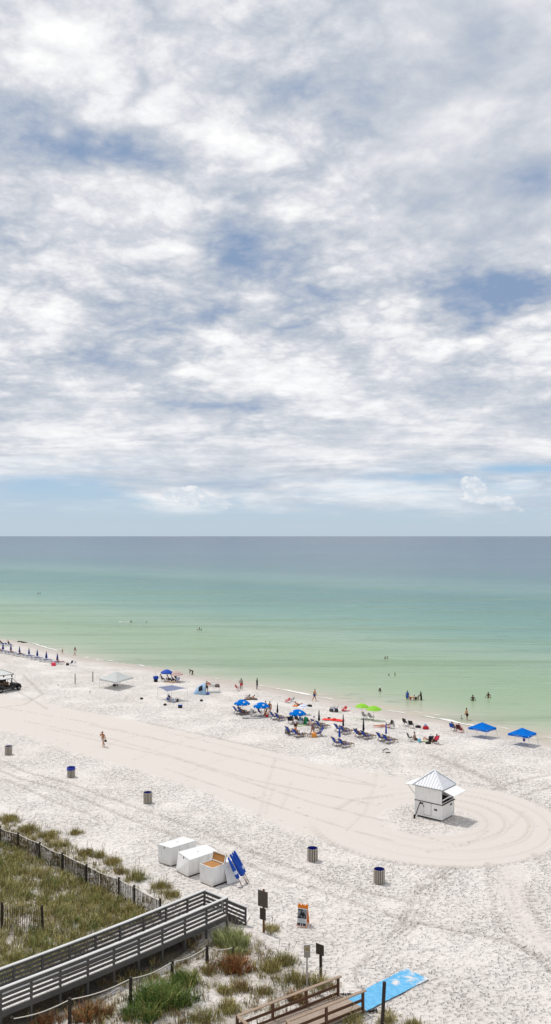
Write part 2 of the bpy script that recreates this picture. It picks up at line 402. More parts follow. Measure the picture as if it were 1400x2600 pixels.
def sand_fields(x, y):
    z = height(x, y)
    s = sdist(x, y); dn = dune_in(x, y)
    rk = np.hypot(x-KC[0], y-KC[1]); ang = np.arctan2(y-KC[1], x-KC[0])
    wob = (fbm(x*.25, y*.25, 21)-.5)*1.2+(fbm(x*1.3, y*1.3, 23, 3)-.45)*1.5
    sm = sstep(-.7, .7, polydist(x, y, BAND)+wob)
    Rout = 9.9+.25*np.sin(ang*2+.5)
    sm = np.maximum(sm, sstep(.35, -.35, rk-Rout+wob*.35))
    isl = sstep(.5, -.5, np.hypot((x-KC[0]+.7)/1.0, (y-KC[1])/1.0)-3.7+wob*.5)
    sm = sm*(1-.85*isl)
    # between the curved tread tracks on the right the sand was dragged
    drag = polydist(x, y, G0([(1255,2200),(1262,2260),(1300,2360),(1400,2440),(1440,2420),(1355,2330),(1340,2240),(1330,2190)]))
    sm = np.maximum(sm, .65*sstep(-.3, .5, drag))
    sm = np.maximum(sm, sstep(-6, -1.5, s))          # washed sand at the waterline
    tr = np.zeros_like(z)
    for pl, w, d, t in TR:
        bb = (x > pl[:,0].min()-3)&(x < pl[:,0].max()+3)&(y > pl[:,1].min()-3)&(y < pl[:,1].max()+3)
        if not bb.any(): continue
        xs, ys = x[bb], y[bb]; dd, ss_ = linedist(xs, ys, pl)
        dd = dd+(vnoise(xs*1.3, ys*1.3, 5)-.5)*.18
        g = np.exp(-(dd/(w*.75))**4)
        if t: g = g*(.55+.45*np.sign(np.sin(ss_*math.pi*2/.45+dd*6)))
        rim = np.exp(-((dd-w*1.25)/(w*.35))**2)
        z[bb] += -d*g+d*.55*rim; tr[bb] = np.maximum(tr[bb], g)
    for rr, d in ((4.1,.07),(5.5,.10),(7.1,.12),(8.6,.04)):     # rings round the hut
        e = (rk-rr-.18*np.sin(ang+rr)-.1*(vnoise(ang*6, rk*0+rr, 9)-.5))/.095
        near = sstep(-2.9, -1.8, ang)*sstep(2.6, 1.2, ang)
        z += near*(-d*np.exp(-e**2)+d*.9*np.exp(-((e-1.9))**2))
        tr = np.maximum(tr, near*.6*np.exp(-e**2))
    for pl in TRAILS:
        bb = (x > pl[:,0].min()-1)&(x < pl[:,0].max()+1)&(y > pl[:,1].min()-1)&(y < pl[:,1].max()+1)
        if not bb.any(): continue
        xs, ys = x[bb], y[bb]; dd, ss_ = linedist(xs, ys, pl); fr = (ss_/.62)%1.0
        g = np.exp(-((fr-.5)/.20)**2)*np.exp(-(dd/.15)**2)
        z[bb] -= .07*g; tr[bb] = np.maximum(tr[bb], g)
    e = (rk-Rout-.25)/.38                             # tread ring at the rim
    lower = sstep(1.0, .2, ang)*sstep(-3.2, -2.6, ang)
    chev = .5+.5*np.sign(np.sin(ang*Rout*math.pi*2/.55+np.abs(e)*2.2))
    z += lower*(.05*np.exp(-((e-1.5))**2)-.07*chev*np.exp(-e**4))
    tr = np.maximum(tr, lower*(.35+.65*chev)*np.exp(-e**4))
    z += (fbm(x*.5, y*.5, 40)-.5)*.10*(1-sm*.7)+(fbm(x*1.6, y*1.6, 50, 3)-.5)*.06*(1-sm)
    wet = sstep(-5.5, -1.0, s+(fbm(x*.3, y*.3, 60)-.5)*3)
    walk_shade = sstep(1.25, .55, linedist(x, y, BWL-np.array([[.3,-.25]]))[0])*sstep(-1, 1.5, dn)  # mask for shade painted into the sand colour under the boardwalk
    return z, sm, wet, np.where(walk_shade > .01, 0, tr)-walk_shade, dn  # negative track values carry the painted boardwalk shade
def build_sand():
    us = np.concatenate([np.linspace(-3, -.62, 40), np.linspace(-.6, .6, 620), np.linspace(.62, 3, 40)])
    inv = np.linspace(1/26.0, 1/235.0, 780)
    ys = np.concatenate([np.linspace(-120, 25.5, 60), 1/inv, np.linspace(240, 1500, 30)])
    U, Y = np.meshgrid(us, ys); X = U*np.maximum(Y, 26.0)
    xf, yf = X.ravel(), Y.ravel()
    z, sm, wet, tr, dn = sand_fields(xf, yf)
    nx, ny = len(us), len(ys)
    me = bpy.data.meshes.new('beach_sand'); nv = nx*ny; nf = (nx-1)*(ny-1)
    me.vertices.add(nv); me.vertices.foreach_set('co', np.stack([xf,yf,z],1).ravel())
    i = (np.arange(ny-1)[:,None]*nx+np.arange(nx-1)[None,:]).ravel()
    q = np.stack([i, i+1, i+nx+1, i+nx], 1).ravel()
    me.loops.add(nf*4); me.loops.foreach_set('vertex_index', q)
    me.polygons.add(nf); me.polygons.foreach_set('loop_start', np.arange(nf)*4); me.polygons.foreach_set('use_smooth', np.ones(nf, bool))
    me.update(calc_edges=True)
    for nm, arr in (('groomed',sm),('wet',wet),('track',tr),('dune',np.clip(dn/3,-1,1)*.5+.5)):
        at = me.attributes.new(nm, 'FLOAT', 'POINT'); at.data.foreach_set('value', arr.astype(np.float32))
    o = bpy.data.objects.new('sand', me); C.objects.link(o); tag(o, kind='structure')
    m, nt, b = newmat('sand')
    geo = nt.new('ShaderNodeNewGeometry'); pos = geo.outputs['Position']
    gr = nt.attr('groomed').outputs['Fac']; wt = nt.attr('wet').outputs['Fac']; trk = nt.attr('track').outputs['Fac']; du = nt.attr('dune').outputs['Fac']
    rough = nt.m('SUBTRACT', 1.0, gr)
    def mp(sx, sy, rz=0, loc=(0,0,0)):
        n = nt.new('ShaderNodeMapping'); n.inputs['Scale'].default_value = (sx,sy,1); n.inputs['Rotation'].default_value = (0,0,rz); n.inputs['Location'].default_value = loc
        nt.l.new(pos, n.inputs[0]); return n.outputs[0]
    wv = nt.noise(pos, 1.1, 3, .6)
    pw = nt.new('ShaderNodeVectorMath', operation='ADD'); nt.l.new(pos, pw.inputs[0])
    nz = nt.new('ShaderNodeTexNoise'); nt.l.new(pos, nz.inputs['Vector']); nz.inputs['Scale'].default_value = 1.7; nz.inputs['Detail'].default_value = 3
    sc = nt.new('ShaderNodeVectorMath', operation='SCALE'); nt.l.new(nz.outputs['Color'], sc.inputs[0]); sc.inputs['Scale'].default_value = .55
    nt.l.new(sc.outputs[0], pw.inputs[1]); pos2 = pw.outputs[0]
    def mp2(sx, sy, rz, loc=(0,0,0)):
        n = nt.new('ShaderNodeMapping'); n.inputs['Scale'].default_value = (sx,sy,1); n.inputs['Rotation'].default_value = (0,0,rz); n.inputs['Location'].default_value = loc
        nt.l.new(pos2, n.inputs[0]); return n.outputs[0]
    # footprints: elongated pits at two headings
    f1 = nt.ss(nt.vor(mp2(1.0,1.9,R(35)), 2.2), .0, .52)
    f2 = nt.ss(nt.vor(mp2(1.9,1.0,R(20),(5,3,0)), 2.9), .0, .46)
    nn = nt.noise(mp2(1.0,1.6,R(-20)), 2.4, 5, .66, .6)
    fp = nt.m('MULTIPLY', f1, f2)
    dens = nt.ss(nt.noise(pos, .20, 5, .65), .34, .58, .40, 1.0)
    hgt = nt.m('MULTIPLY', nt.m('ADD', fp, nt.m('MULTIPLY', nn, 1.3)), dens)
    hgt = nt.m('MULTIPLY', hgt, nt.m('ADD', nt.m('MULTIPLY', rough, .95), .05))
    fine = nt.noise(pos, 14, 4, .7)
    hgt = nt.m('ADD', hgt, nt.m('MULTIPLY', fine, .12))
    # few scattered prints on groomed sand
    f3 = nt.ss(nt.vor(mp(1.0,1.8,R(30)), .75), .02, .16)
    gate = nt.ss(nt.noise(pos, .14, 3, .6), .47, .56)
    pr = nt.m('MULTIPLY', nt.m('MULTIPLY', nt.m('SUBTRACT', 1.0, f3), gate), gr)
    hgt = nt.m('SUBTRACT', hgt, nt.m('MULTIPLY', pr, .6))
    nrm = nt.bump(hgt, .165, 1.0)
    nt.l.new(nrm, b.inputs['Normal'])
    big = nt.noise(pos, .09, 4, .6); mid = nt.noise(pos, .8, 4, .65)
    col = nt.mix(nt.ss(big, .35, .65), lin((219,212,205)), lin((226,220,214)))
    col = nt.mix(nt.m('MULTIPLY', nt.ss(mid, .35, .7), .35), col, lin((233,228,223)))
    col = nt.mix(nt.m('MULTIPLY', gr, .9), col, lin((206,199,191)))
    # footprint shade mixed into the pit colour, wheel ruts tinted darker; scraps of weed and shell
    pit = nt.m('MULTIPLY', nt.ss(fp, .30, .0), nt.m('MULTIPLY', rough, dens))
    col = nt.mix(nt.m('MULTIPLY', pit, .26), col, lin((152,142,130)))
    col = nt.mix(nt.m('MULTIPLY', trk, .42, clamp=True), col, lin((164,155,147)))
    sp = nt.m('MULTIPLY', nt.ss(nt.noise(mp(1,1.6), 5.2, 4, .7), .685, .74), nt.m('MULTIPLY', rough, nt.ss(nt.noise(pos, .35, 2), .45, .6)))
    col = nt.mix(nt.m('MULTIPLY', sp, .6), col, lin((112,104,95)))
    col = nt.mix(wt, col, lin((186,178,168)))
    col = nt.mix(nt.ss(nt.m('MULTIPLY', trk, -1.0), .1, .9, 0., .92), col, lin((58,52,44)))  # dark brown paints the shade beneath the boardwalk
    dv = nt.m('MULTIPLY', nt.ss(du, .55, .95), nt.ss(nt.noise(pos, .9, 5, .65), .40, .62))
    col = nt.mix(nt.m('MULTIPLY', dv, .55), col, lin((120,110,84)))
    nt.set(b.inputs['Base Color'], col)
    nt.set(b.inputs['Roughness'], nt.m('SUBTRACT', .95, nt.m('MULTIPLY', wt, .45)))
    b.inputs['Specular IOR Level'].default_value = .12
    me.materials.append(m)
build_sand()

def build_water():
    xs = [-60000,-3000,-600,600,3000,60000]; ys = [40,400,2000,9000,90000]
    mb = MB(); mb.add([(x,y,WZ) for y in ys for x in xs], [(j*6+i, j*6+i+1, j*6+i+7, j*6+i+6) for j in range(4) for i in range(5)])
    m, nt, b = newmat('sea_water')
    o = mb.obj('sea', m); tag(o, kind='structure')
    geo = nt.new('ShaderNodeNewGeometry'); pos = geo.outputs['Position']; X, Y, Z = nt.sep(pos)
    def mp(sx, sy, rz=0):
        n = nt.new('ShaderNodeMapping'); n.inputs['Scale'].default_value = (sx,sy,1); n.inputs['Rotation'].default_value = (0,0,rz)
        nt.l.new(pos, n.inputs[0]); return n.outputs[0]
    # offshore distance from the (slightly curved) shoreline: y = 131 - x*(.93 -.0045x)
    shy = nt.m('SUBTRACT', 131.5, nt.m('MULTIPLY', X, .93))
    s = nt.m('MULTIPLY', nt.m('SUBTRACT', Y, shy), .707)
    s = nt.m('ADD', s, nt.m('MULTIPLY', nt.m('SUBTRACT', nt.noise(mp(.35,1.0,R(8)), .035, 4, .6), .5), nt.m('ADD', 9.0, nt.m('MULTIPLY', s, .13))))
    # depth curve on a log scale
    ls = nt.m('DIVIDE', nt.m('LOGARITHM', nt.m('MAXIMUM', nt.m('ADD', s, 4.0), 1.0), 10.0), 4.0)
    def q(d): return math.log10(d+4)/4.0
    def tg(c, r): return tuple(max(.02, v-r) for v in lin(c))
    col = nt.ramp(ls, [(q(0),tg((200,193,178),.10)),(q(3),tg((186,190,170),.10)),(q(12),tg((166,184,157),.10)),(q(34),tg((161,182,154),.10)),(q(57),tg((163,185,166),.11)),
                       (q(85),tg((143,173,161),.11)),(q(120),tg((131,164,156),.11)),(q(185),tg((122,154,152),.115)),(q(225),tg((136,164,161),.12)),(q(265),tg((135,161,162),.12)),(q(330),tg((126,150,157),.125)),
                       (q(560),tg((126,144,157),.13)),(q(1500),tg((118,136,152),.135)),(q(5000),tg((104,124,142),.13))])
    # long soft bands: cloud shadow and swell shading put into the colour
    wv = nt.noise(mp(.10,1.0,R(4)), .085, 4, .6, .3)
    nearf = nt.ss(s, 500., 20.)
    col = nt.mix(nt.m('MULTIPLY', nt.m('MULTIPLY', nt.ss(wv, .50, .64), .45), nearf), col, lin((104,132,94)))
    wv2 = nt.noise(mp(.06,1.0,R(-3)), .012, 3, .6)
    col = nt.mix(nt.m('MULTIPLY', nt.ss(wv2, .5, .68), nt.ss(s, 200., 900., 0., .3)), col, lin((128,138,152)))
    # small wave faces, their shade mixed in as dark colour
    rp = nt.noise(mp(.20,1.0,R(6)), .62, 4, .62, .3)
    col = nt.mix(nt.m('MULTIPLY', nt.m('MULTIPLY', nt.ss(rp, .58, .70), .42), nt.ss(nt.noise(mp(.5,1,0), .03, 2), .36, .56)), col, lin((54,84,80)))
    rq = nt.noise(mp(.62,1.0,R(14)), .42, 3, .6, .4)
    col = nt.mix(nt.m('MULTIPLY', nt.m('MULTIPLY', nt.ss(rq, .60, .74), .38), nt.m('MULTIPLY', nt.ss(s, 6., 60.), nt.ss(nt.noise(mp(.4,1,0), .02, 3), .40, .58))), col, lin((58,92,86)))
    pt = nt.noise(mp(.25,1.0,R(5)), .022, 4, .6, .4)
    col = nt.mix(nt.m('MULTIPLY', nt.m('MULTIPLY', nt.ss(pt, .50, .66), .45), nt.ss(s, 15., 80.)), col, lin((84,122,118)))
    gl = nt.noise(mp(.16,1.0,R(-5)), .30, 4, .6, .3)
    col = nt.mix(nt.m('MULTIPLY', nt.ss(gl, .60, .74), .22), col, lin((196,208,206)))
    nt.set(b.inputs['Base Color'], col)
    b.inputs['Roughness'].default_value = .22; b.inputs['Specular IOR Level'].default_value = .09; b.inputs['IOR'].default_value = 1.33
    w1 = nt.noise(mp(.25,1.0,R(10)), .30, 4, .55, .2); w2 = nt.noise(mp(.45,1.0,R(-12)), 1.5, 3, .6)
    hh = nt.m('ADD', nt.m('MULTIPLY', w1, .8), nt.m('MULTIPLY', w2, .22))
    hh = nt.m('MULTIPLY', hh, nt.ss(s, 2., 40., .12, 1.0))
    bp = nt.bump(hh, .9, 1.0); nt.l.new(bp, b.inputs['Normal'])
build_water()

def build_foam():
    fm = mat('foam', (232,230,226), .9, .04, 3, .1)
    def strip(off, wid, k, thr, zz):
        mb = MB(); pts = []
        x = -75.0
        while x < 45:
            y = float(shore_y(np.array([x]))[0])
            n = float(fbm(np.array([x*.22]), np.array([k*3.1]), k)[0]); n2 = float(fbm(np.array([x*.9]), np.array([k*1.7]), k+3)[0])
            w = wid*max(0.0, (n*.6+n2*.6)-thr)*2.2
            o = off+(float(fbm(np.array([x*.3]), np.array([9.3]), k+9)[0])-.5)*1.1+(n2-.5)*.5
            c = Vector((x+o*.707, y+o*.707, zz)); d = Vector((.707,.707,0))*w
            pts.append((c-d*.5, c+d*.5, w)); x += .22
        for a, b in zip(pts, pts[1:]):
            if a[2] > .03 or b[2] > .03: mb.add([a[0], a[1], b[1], b[0]], [(0,1,2,3)])
        return mb
    o = strip(.1, 1.15, 4, .49, WZ+.035).obj('surf_foam', fm); tag(o, kind='structure')
    o = strip(1.8, .7, 14, .60, WZ+.02).obj('surf_foam', fm); tag(o, kind='structure')
build_foam()
# ------------------------------------------------------------------ shared materials
M_white = mat('white_paint', (234,234,232), .5, .05, 3)
M_wall = mat('pale_grey_panel', (232,230,226), .6, .05, 2)
M_metalroof = mat('white_roof', (228,230,233), .35, .04, 4, .4)
M_black = mat('black_plastic', (26,26,28), .5, .2)
M_dark = mat('dark_interior', (44,36,32), .8, .3)
M_steel = mat('grey_metal', (150,150,150), .4, .1, 8, .5, .6)
M_polew = mat('white_pole', (215,215,212), .5, .05)
M_blue = mat('blue_canvas', (0,112,204), .9, .10, 5, spec=.05, trans=.12)
M_bluet = mat('blue_tent', (0,110,206), .85, .10, 3, spec=.08, trans=.12)
M_navy = mat('navy_canvas', (22,66,156), .75, .15)
M_navyd = mat('dark_navy_cover', (24,30,46), .8, .2)
M_royal = mat('royal_blue_cover', (18,72,170), .7, .18, 7)
M_rowblue = mat('deep_blue_cover', (20,50,128), .75, .2)
M_wood = wood('oak_frame', (120,98,80), .25)
M_grey = wood('shaded_weathered_board', (90,89,87), .28, (1.5,12,12))  # same wood as the cap, coloured dark as its shaded side
M_greyt = wood('sunlit_weathered_cap', (206,206,204), .12, (1.5,12,12))  # same wood as the boards, coloured light as its sunlit top
M_deck = wood('bleached_deck', (224,221,216), .16, (2,2,2))
M_brown = wood('brown_rail', (92,66,50), .3, (6,6,6))
M_tan = wood('tan_cap', (158,138,120), .18, (6,6,6))
M_ply = wood('plywood', (176,128,78), .18, (3,9,3))
M_post = wood('dark_post', (58,52,46), .35, (8,8,1))
M_picket = wood('weathered_picket', (62,54,45), .4, (14,14,1))
M_red = mat('red_cloth', (196,38,44), .8, .12)
M_hotpink = mat('pink_cloth', (232,62,96), .8, .12)
M_lime = mat('lime_canvas', (148,212,58), .6, .06, 4, trans=.25)
M_white_cloth = mat('white_cloth', (226,226,228), .9, .06)
M_rope = mat('pale_rope', (214,208,196), .9, .12, 20)
M_orange = mat('orange_plastic', (232,128,22), .5, .08)
M_teal = mat('teal_cloth', (20,140,150), .8, .12)
M_green = mat('green_cloth', (28,110,72), .85, .2)
M_lav = mat('slate_blue_shade', (128,136,164), .75, .06, 4, trans=.2)
M_ltblue = mat('light_blue_nylon', (168,200,226), .6, .06, 4, trans=.2)
M_greytent = mat('white_grey_tent', (204,208,206), .6, .05, 4, trans=.25)
M_rubber = mat('tyre_rubber', (22,22,22), .85, .2)
M_bstripe = stripes('blue_white_stripe', (28,70,150), (214,222,232), 60, 'X')
M_gstripe = stripes('grey_white_stripe', (84,84,88), (204,204,200), 55, 'Y')
M_rstripe = stripes('red_grey_ring', (170,112,104), (206,198,190), 24, 'R')
M_lstripe = stripes('lavender_ring', (176,182,214), (232,234,240), 22, 'R')
M_darkstripe = stripes('dark_striped_shirt', (40,24,28), (150,140,138), 42, 'Z')
M_plaid = stripes('plaid_towel', (60,88,120), (206,214,210), 40, 'PLAID')
SKIN = {'tan': mat('tan_skin', (176,120,84), .6, .06), 'fair': mat('fair_skin', (206,160,132), .6, .06), 'brown': mat('brown_skin', (120,80,56), .6, .08), 'dark': mat('deep_brown_skin', (78,54,42), .6, .08)}
HAIRC = {'dark': mat('dark_hair', (38,28,22), .7, .2), 'brown': mat('brown_hair', (84,58,38), .7, .2), 'blond': mat('fair_hair', (196,168,118), .7, .15), 'grey': mat('grey_hair', (150,146,140), .7, .15)}
def cloth(rgb): return mat('cloth_%d_%d_%d' % rgb, rgb, .85, .12, 8)

def grimy(name, rgb):
    m, nt, b = newmat(name); c = lin(rgb)
    geo = nt.new('ShaderNodeNewGeometry'); x, y, z = nt.sep(geo.outputs['Position'])
    n = nt.noise(geo.outputs['Position'], 1.6, 5, .65); st = nt.noise(nt.comb(nt.m('MULTIPLY',x,7.0), nt.m('MULTIPLY',y,7.0), nt.m('MULTIPLY',z,.9)), 1.0, 4, .6)
    col = nt.mix(nt.m('MULTIPLY', nt.ss(n, .42, .7), .22), c, tuple(v*.72 for v in c))
    col = nt.mix(nt.m('MULTIPLY', nt.ss(st, .52, .72), .28), col, lin((176,164,146)))
    low = nt.m('MULTIPLY', nt.ss(nt.m('ADD', z, nt.m('MULTIPLY', nt.m('SUBTRACT', n, .5), .5)), .45, .05), .32)
    col = nt.mix(low, col, lin((190,178,162)))
    rs = nt.m('MULTIPLY', nt.ss(nt.noise(geo.outputs['Position'], 5.0, 4, .7), .66, .72), .45)
    col = nt.mix(rs, col, lin((138,124,108)))
    nt.set(b.inputs['Base Color'], col); b.inputs['Roughness'].default_value = .6; b.inputs['Specular IOR Level'].default_value = .25
    MC[name] = m; return m
M_boxw = grimy('weathered_white_box', (241,240,237)); M_hutw = grimy('weathered_hut_panel', (238,236,231))
# ------------------------------------------------------------------ people
def skin_mesh(name, verts, edges, radii, roots, m, parent, sub=1):
    me = bpy.data.meshes.new(name); me.from_pydata([tuple(v) for v in verts], edges, []); me.update()
    o = bpy.data.objects.new(name, me); C.objects.link(o)
    o.modifiers.new('skin', 'SKIN'); ss = o.modifiers.new('sub', 'SUBSURF'); ss.levels = ss.render_levels = sub
    if not me.skin_vertices: me.skin_vertices.new()
    for i, r in enumerate(radii):
        sv = me.skin_vertices[0].data[i]
        sv.radius = (r, r) if not hasattr(r, '__len__') else r
        sv.use_root = i in roots
    bpy.context.view_layer.update()
    ev = o.evaluated_get(bpy.context.evaluated_depsgraph_get())
    me2 = bpy.data.meshes.new_from_object(ev)
    me2.name = name
    o.modifiers.clear(); o.data = me2; bpy.data.meshes.remove(me)
    me2.materials.clear(); me2.materials.append(m)
    for p in me2.polygons: p.use_smooth = True
    o.parent = parent
    return o
POSES = {
 # pelvis z, torso lean, [(thigh, knee, spread) L, R], [(elbow, hand) L, R] relative to shoulder (fwd, side, up)
 'stand':   (.90, 2, [(3,6,4),(-3,2,4)], [((-.03,.07,-.28),(.05,.08,-.52)), ((-.03,.07,-.28),(.03,.09,-.52))]),
 'hips':    (.90, 2, [(3,4,8),(-2,2,8)], [((-.10,.22,-.20),(.02,.02,-.40)), ((-.10,.22,-.20),(.02,.02,-.40))]),
 'onehip':  (.90, 2, [(3,4,5),(-2,2,5)], [((-.10,.22,-.20),(.02,.02,-.40)), ((-.02,.07,-.28),(.05,.08,-.52))]),
 'walk':    (.89, 5, [(22,8,3),(-20,16,3)], [((-.12,.08,-.25),(-.08,.09,-.50)), ((.10,.08,-.26),(.22,.06,-.46))]),
 'face':    (.89, 8, [(14,8,3),(-18,22,3)], [((-.12,.09,-.25),(-.16,.12,-.50)), ((.16,.10,-.20),(.14,-.02,.08))]),
 'bend':    (.80, 72, [(18,30,6),(8,26,6)], [((.08,.03,-.28),(.14,.02,-.52)), ((.06,.03,-.28),(.12,.0,-.52))]),
 'crouch':  (.48, 40, [(80,110,14),(70,120,12)], [((.14,.05,-.24),(.24,.0,-.44)), ((.14,.05,-.24),(.26,.0,-.42))]),
 'wade':    (.90, 3, [(4,4,5),(-4,4,5)], [((.02,.16,-.22),(.16,.16,-.38)), ((.02,.16,-.22),(.14,.18,-.38))]),
 'reach':   (.90, 6, [(6,4,5),(-4,4,5)], [((.10,.08,-.25),(.32,.06,-.36)), ((.02,.12,-.26),(.10,.14,-.48))]),
 'chair':   (.40, -22, [(82,78,6),(80,70,6)], [((.06,.10,-.24),(.28,.10,-.30)), ((.06,.10,-.24),(.28,.08,-.30))]),
 'recline': (.38, -42, [(84,24,5),(88,20,5)], [((.10,.10,-.22),(.30,.04,-.26)), ((.08,.12,-.22),(.28,.06,-.28))]),
 'floor':   (.13, -8, [(82,6,8),(84,2,8)], [((-.14,.08,-.24),(-.20,.12,-.46)), ((-.12,.08,-.24),(-.16,.12,-.46))]),
 'kneesup': (.13, -64, [(132,104,8),(128,100,8)], [((-.20,.16,-.14),(-.10,.22,-.30)), ((-.20,.16,-.14),(-.10,.22,-.30))]),
 'kneel':   (.34, 24, [(50,128,8),(46,126,8)], [((.12,.08,-.24),(.28,.04,-.40)), ((.12,.08,-.24),(.30,.0,-.38))]),
 'lie':     (.13, -86, [(89,3,6),(88,1,6)], [((.22,.16,-.02),(.44,.14,-.02)), ((.22,.16,-.02),(.42,.16,-.02))]),
 'elbows':  (.13, 68, [(-84,4,5),(-84,12,5)], [((.06,.10,-.22),(.28,.02,-.24)), ((.06,.10,-.22),(.28,.02,-.24))]),
 'swim':    (-.15, 18, [(-30,20,8),(-40,20,8)], [((.14,.16,-.10),(.34,.10,-.08)), ((.14,.16,-.10),(.34,.10,-.08))]),
}
def person(label, loc, face, pose='stand', h=1.75, skin='tan', hair='dark', wear=(), build=1.16, group=None, long_hair=False, dz=0.0):
    """face: degrees, direction the body fronts. wear: list of (name, rgb|material)"""
    t = thing('person', label, 'person', (loc[0], loc[1], loc[2]+dz), R(face), group)
    k = h/1.75; pz, lean, legs, arms = POSES[pose]
    tl = R(lean); T = Vector((math.sin(tl),0,math.cos(tl))); N = Vector((math.cos(tl),0,-math.sin(tl)))
    pel = Vector((0,0,pz))
    V = []; E = []; Rr = []
    def add(p, r, link=None):
        V.append(Vector(p)*k); Rr.append(r*k*build if not hasattr(r,'__len__') else tuple(q*k*build for q in r))
        if link is not None: E.append((link, len(V)-1))
        return len(V)-1
    ip = add(pel, .112); iw = add(pel+T*.20+N*.01, .100, ip); ic = add(pel+T*.37+N*.015, .118, iw); inb = add(pel+T*.50, .060, ic)
    hd = T if abs(lean) < 30 else (T*.7+Vector((0,0,.55))).normalized()
    if pose in ('lie','kneesup'): hd = (T+Vector((0,0,.25))).normalized()
    neck = pel+T*.50
    ine = add(neck+hd*.07+N*.01, .052, inb); hc = neck+hd*.17+N*.02
    ih = add(hc, .088, ine); it = add(neck+hd*.255+N*.012, .058, ih)
    hips = []; knees = []; sh = []; el = []
    roots = {0}
    fing = []
    for sgn, (ta, kn, sp) in zip((1,-1), legs):
        hp = pel+Vector((0,sgn*.09,0))-T*.04
        i0 = add(hp, .086, ip)
        a = R(ta); d = Vector((math.sin(a), sgn*math.sin(R(sp))*.6, -math.cos(a))).normalized()
        kp = hp+d*.43; i1m = add(hp+d*.2, .074, i0); i1 = add(kp, .054, i1m)
        a2 = a-R(kn); d2 = Vector((math.sin(a2), sgn*.03, -math.cos(a2))).normalized()
        cal = add(kp+d2*.15, .052, i1); an = kp+d2*.41; i2 = add(an, .036, cal)
        td = Vector((math.cos(a2), sgn*.15, math.sin(a2))).normalized()
        if pose in ('stand','hips','onehip','walk','face','wade','reach'): td = Vector((1, sgn*.15, -.05 if td.z < .3 else .1)).normalized()
        heel = add(an+d2*.035-td*.02, .036, i2); add(an+d2*.045+td*.15, .028, heel)
        hips.append((i0, i1m, hp, hp+d*.30)); knees.append((i1, cal, i2))
    for sgn, (e, hnd) in zip((1,-1), arms):
        s0 = pel+T*.455+Vector((0,sgn*.165,0))
        i0 = add(s0, .058, ic)
        ep = s0+Vector((e[0], sgn*e[1], e[2])); hp = s0+Vector((hnd[0], sgn*hnd[1], hnd[2]))
        i1 = add(ep, .040, i0); i2 = add(hp, .027, i1)
        d = (hp-ep).normalized(); pc = hp+d*.06; i3 = add(pc, (.030,.022), i2); add(pc+d*.025, (.030,.016), i3)
        side = d.cross(Vector((1,0,0)) if abs(d.x) < .8 else Vector((0,0,1))).normalized(); curl = d.cross(side)
        for j, (off, ln) in enumerate(((-.030,.062),(-.010,.075),(.010,.072),(.029,.056))):
            fing.append([pc+side*off+d*.01, pc+side*off+d*(.03+ln*.5)+curl*.008, pc+side*off*1.1+d*(.03+ln)+curl*.026])
        fing.append([pc-side*.012*sgn-d*.03, pc-side*.048+d*.005+curl*.012, pc-side*.056+d*.045+curl*.028])
        sh.append((i0, i1, s0, ep))
    for f in fing:
        prev = None
        for j, p in enumerate(f):
            prev = add(p, (.0098,.0092,.0078)[j], prev)
            if j == 0: roots.add(prev)
    # nose and ears, small chains seated in the head
    fw = (N-hd*N.dot(hd)).normalized(); upv = hd
    for ch in ([hc+fw*.06+upv*.015, hc+fw*.108-upv*.022], [hc+Vector((0,.075,0)), hc+Vector((0,.098,0))+upv*.03], [hc-Vector((0,.075,0)), hc-Vector((0,.098,0))+upv*.03]):
        a = add(ch[0], .014, None); roots.add(a); add(ch[1], .012, a)
    body = skin_mesh('body', V, E, Rr, roots, SKIN[skin], t)
    def clothes(name, ids, m, grow, extra=()):
        idx = {i:j for j, i in enumerate(ids)}
        ee = [(idx[a], idx[b]) for a, b in E if a in idx and b in idx]
        vs = [V[i] for i in ids]; rr = [(Rr[i] if not hasattr(Rr[i],'__len__') else Rr[i][0])+grow*k for i in ids]
        for (src, pos, r) in extra:
            vs.append(Vector(pos)*k); rr.append(r*k); ee.append((idx[src], len(vs)-1))
        return skin_mesh(name, vs, ee, rr, {0}, m, t)
    for nm, c in wear:
        m = cloth(c) if isinstance(c, tuple) else c
        if nm == 'swim_shorts': clothes(nm, [ip, hips[0][0], hips[0][1], hips[1][0], hips[1][1]], m, .016, [(hips[0][1], hips[0][3], .088), (hips[1][1], hips[1][3], .088)])
        elif nm == 'bikini_bottom': clothes(nm, [ip, hips[0][0], hips[1][0]], m, .008)
        elif nm == 'bikini_top': clothes(nm, [ic, sh[0][0], sh[1][0]], m, .005)
        elif nm == 'swimsuit': clothes(nm, [ip, iw, ic, hips[0][0], hips[1][0]], m, .009)
        elif nm in ('shirt','rash_vest'): clothes(nm, [ip, iw, ic, sh[0][0], sh[1][0]], m, .017, [(sh[0][0], sh[0][2].lerp(sh[0][3], .6), .056), (sh[1][0], sh[1][2].lerp(sh[1][3], .6), .056)])
        elif nm == 'cover_up': clothes(nm, [ip, iw, ic, sh[0][0], sh[0][1], sh[1][0], sh[1][1], hips[0][0], hips[0][1], hips[1][0], hips[1][1]], m, .04)
        elif nm == 'wetsuit': clothes(nm, [ip, iw, ic, inb, sh[0][0], sh[0][1], sh[1][0], sh[1][1], hips[0][0], hips[0][1], hips[1][0], hips[1][1], *knees[0], *knees[1]], m, .012)
        elif nm in ('hat','cap'):
            rot = hd.to_track_quat('Z','Y').to_matrix(); hmb = MB()
            prof = [(.175 if nm == 'hat' else .108,.02),(.11,.05),(.105,.10),(.07,.14),(.001,.15)]
            hmb.lathe([(a*k, b*k) for a, b in prof], 12)
            if nm == 'cap': hmb.box((.13*k,0,.03*k), (.12*k,.14*k,.012*k))
            hmb.v = [tuple(rot@Vector(v)+(hc-hd*.0)*k) for v in hmb.v]; hmb.obj(nm, m, t, True)
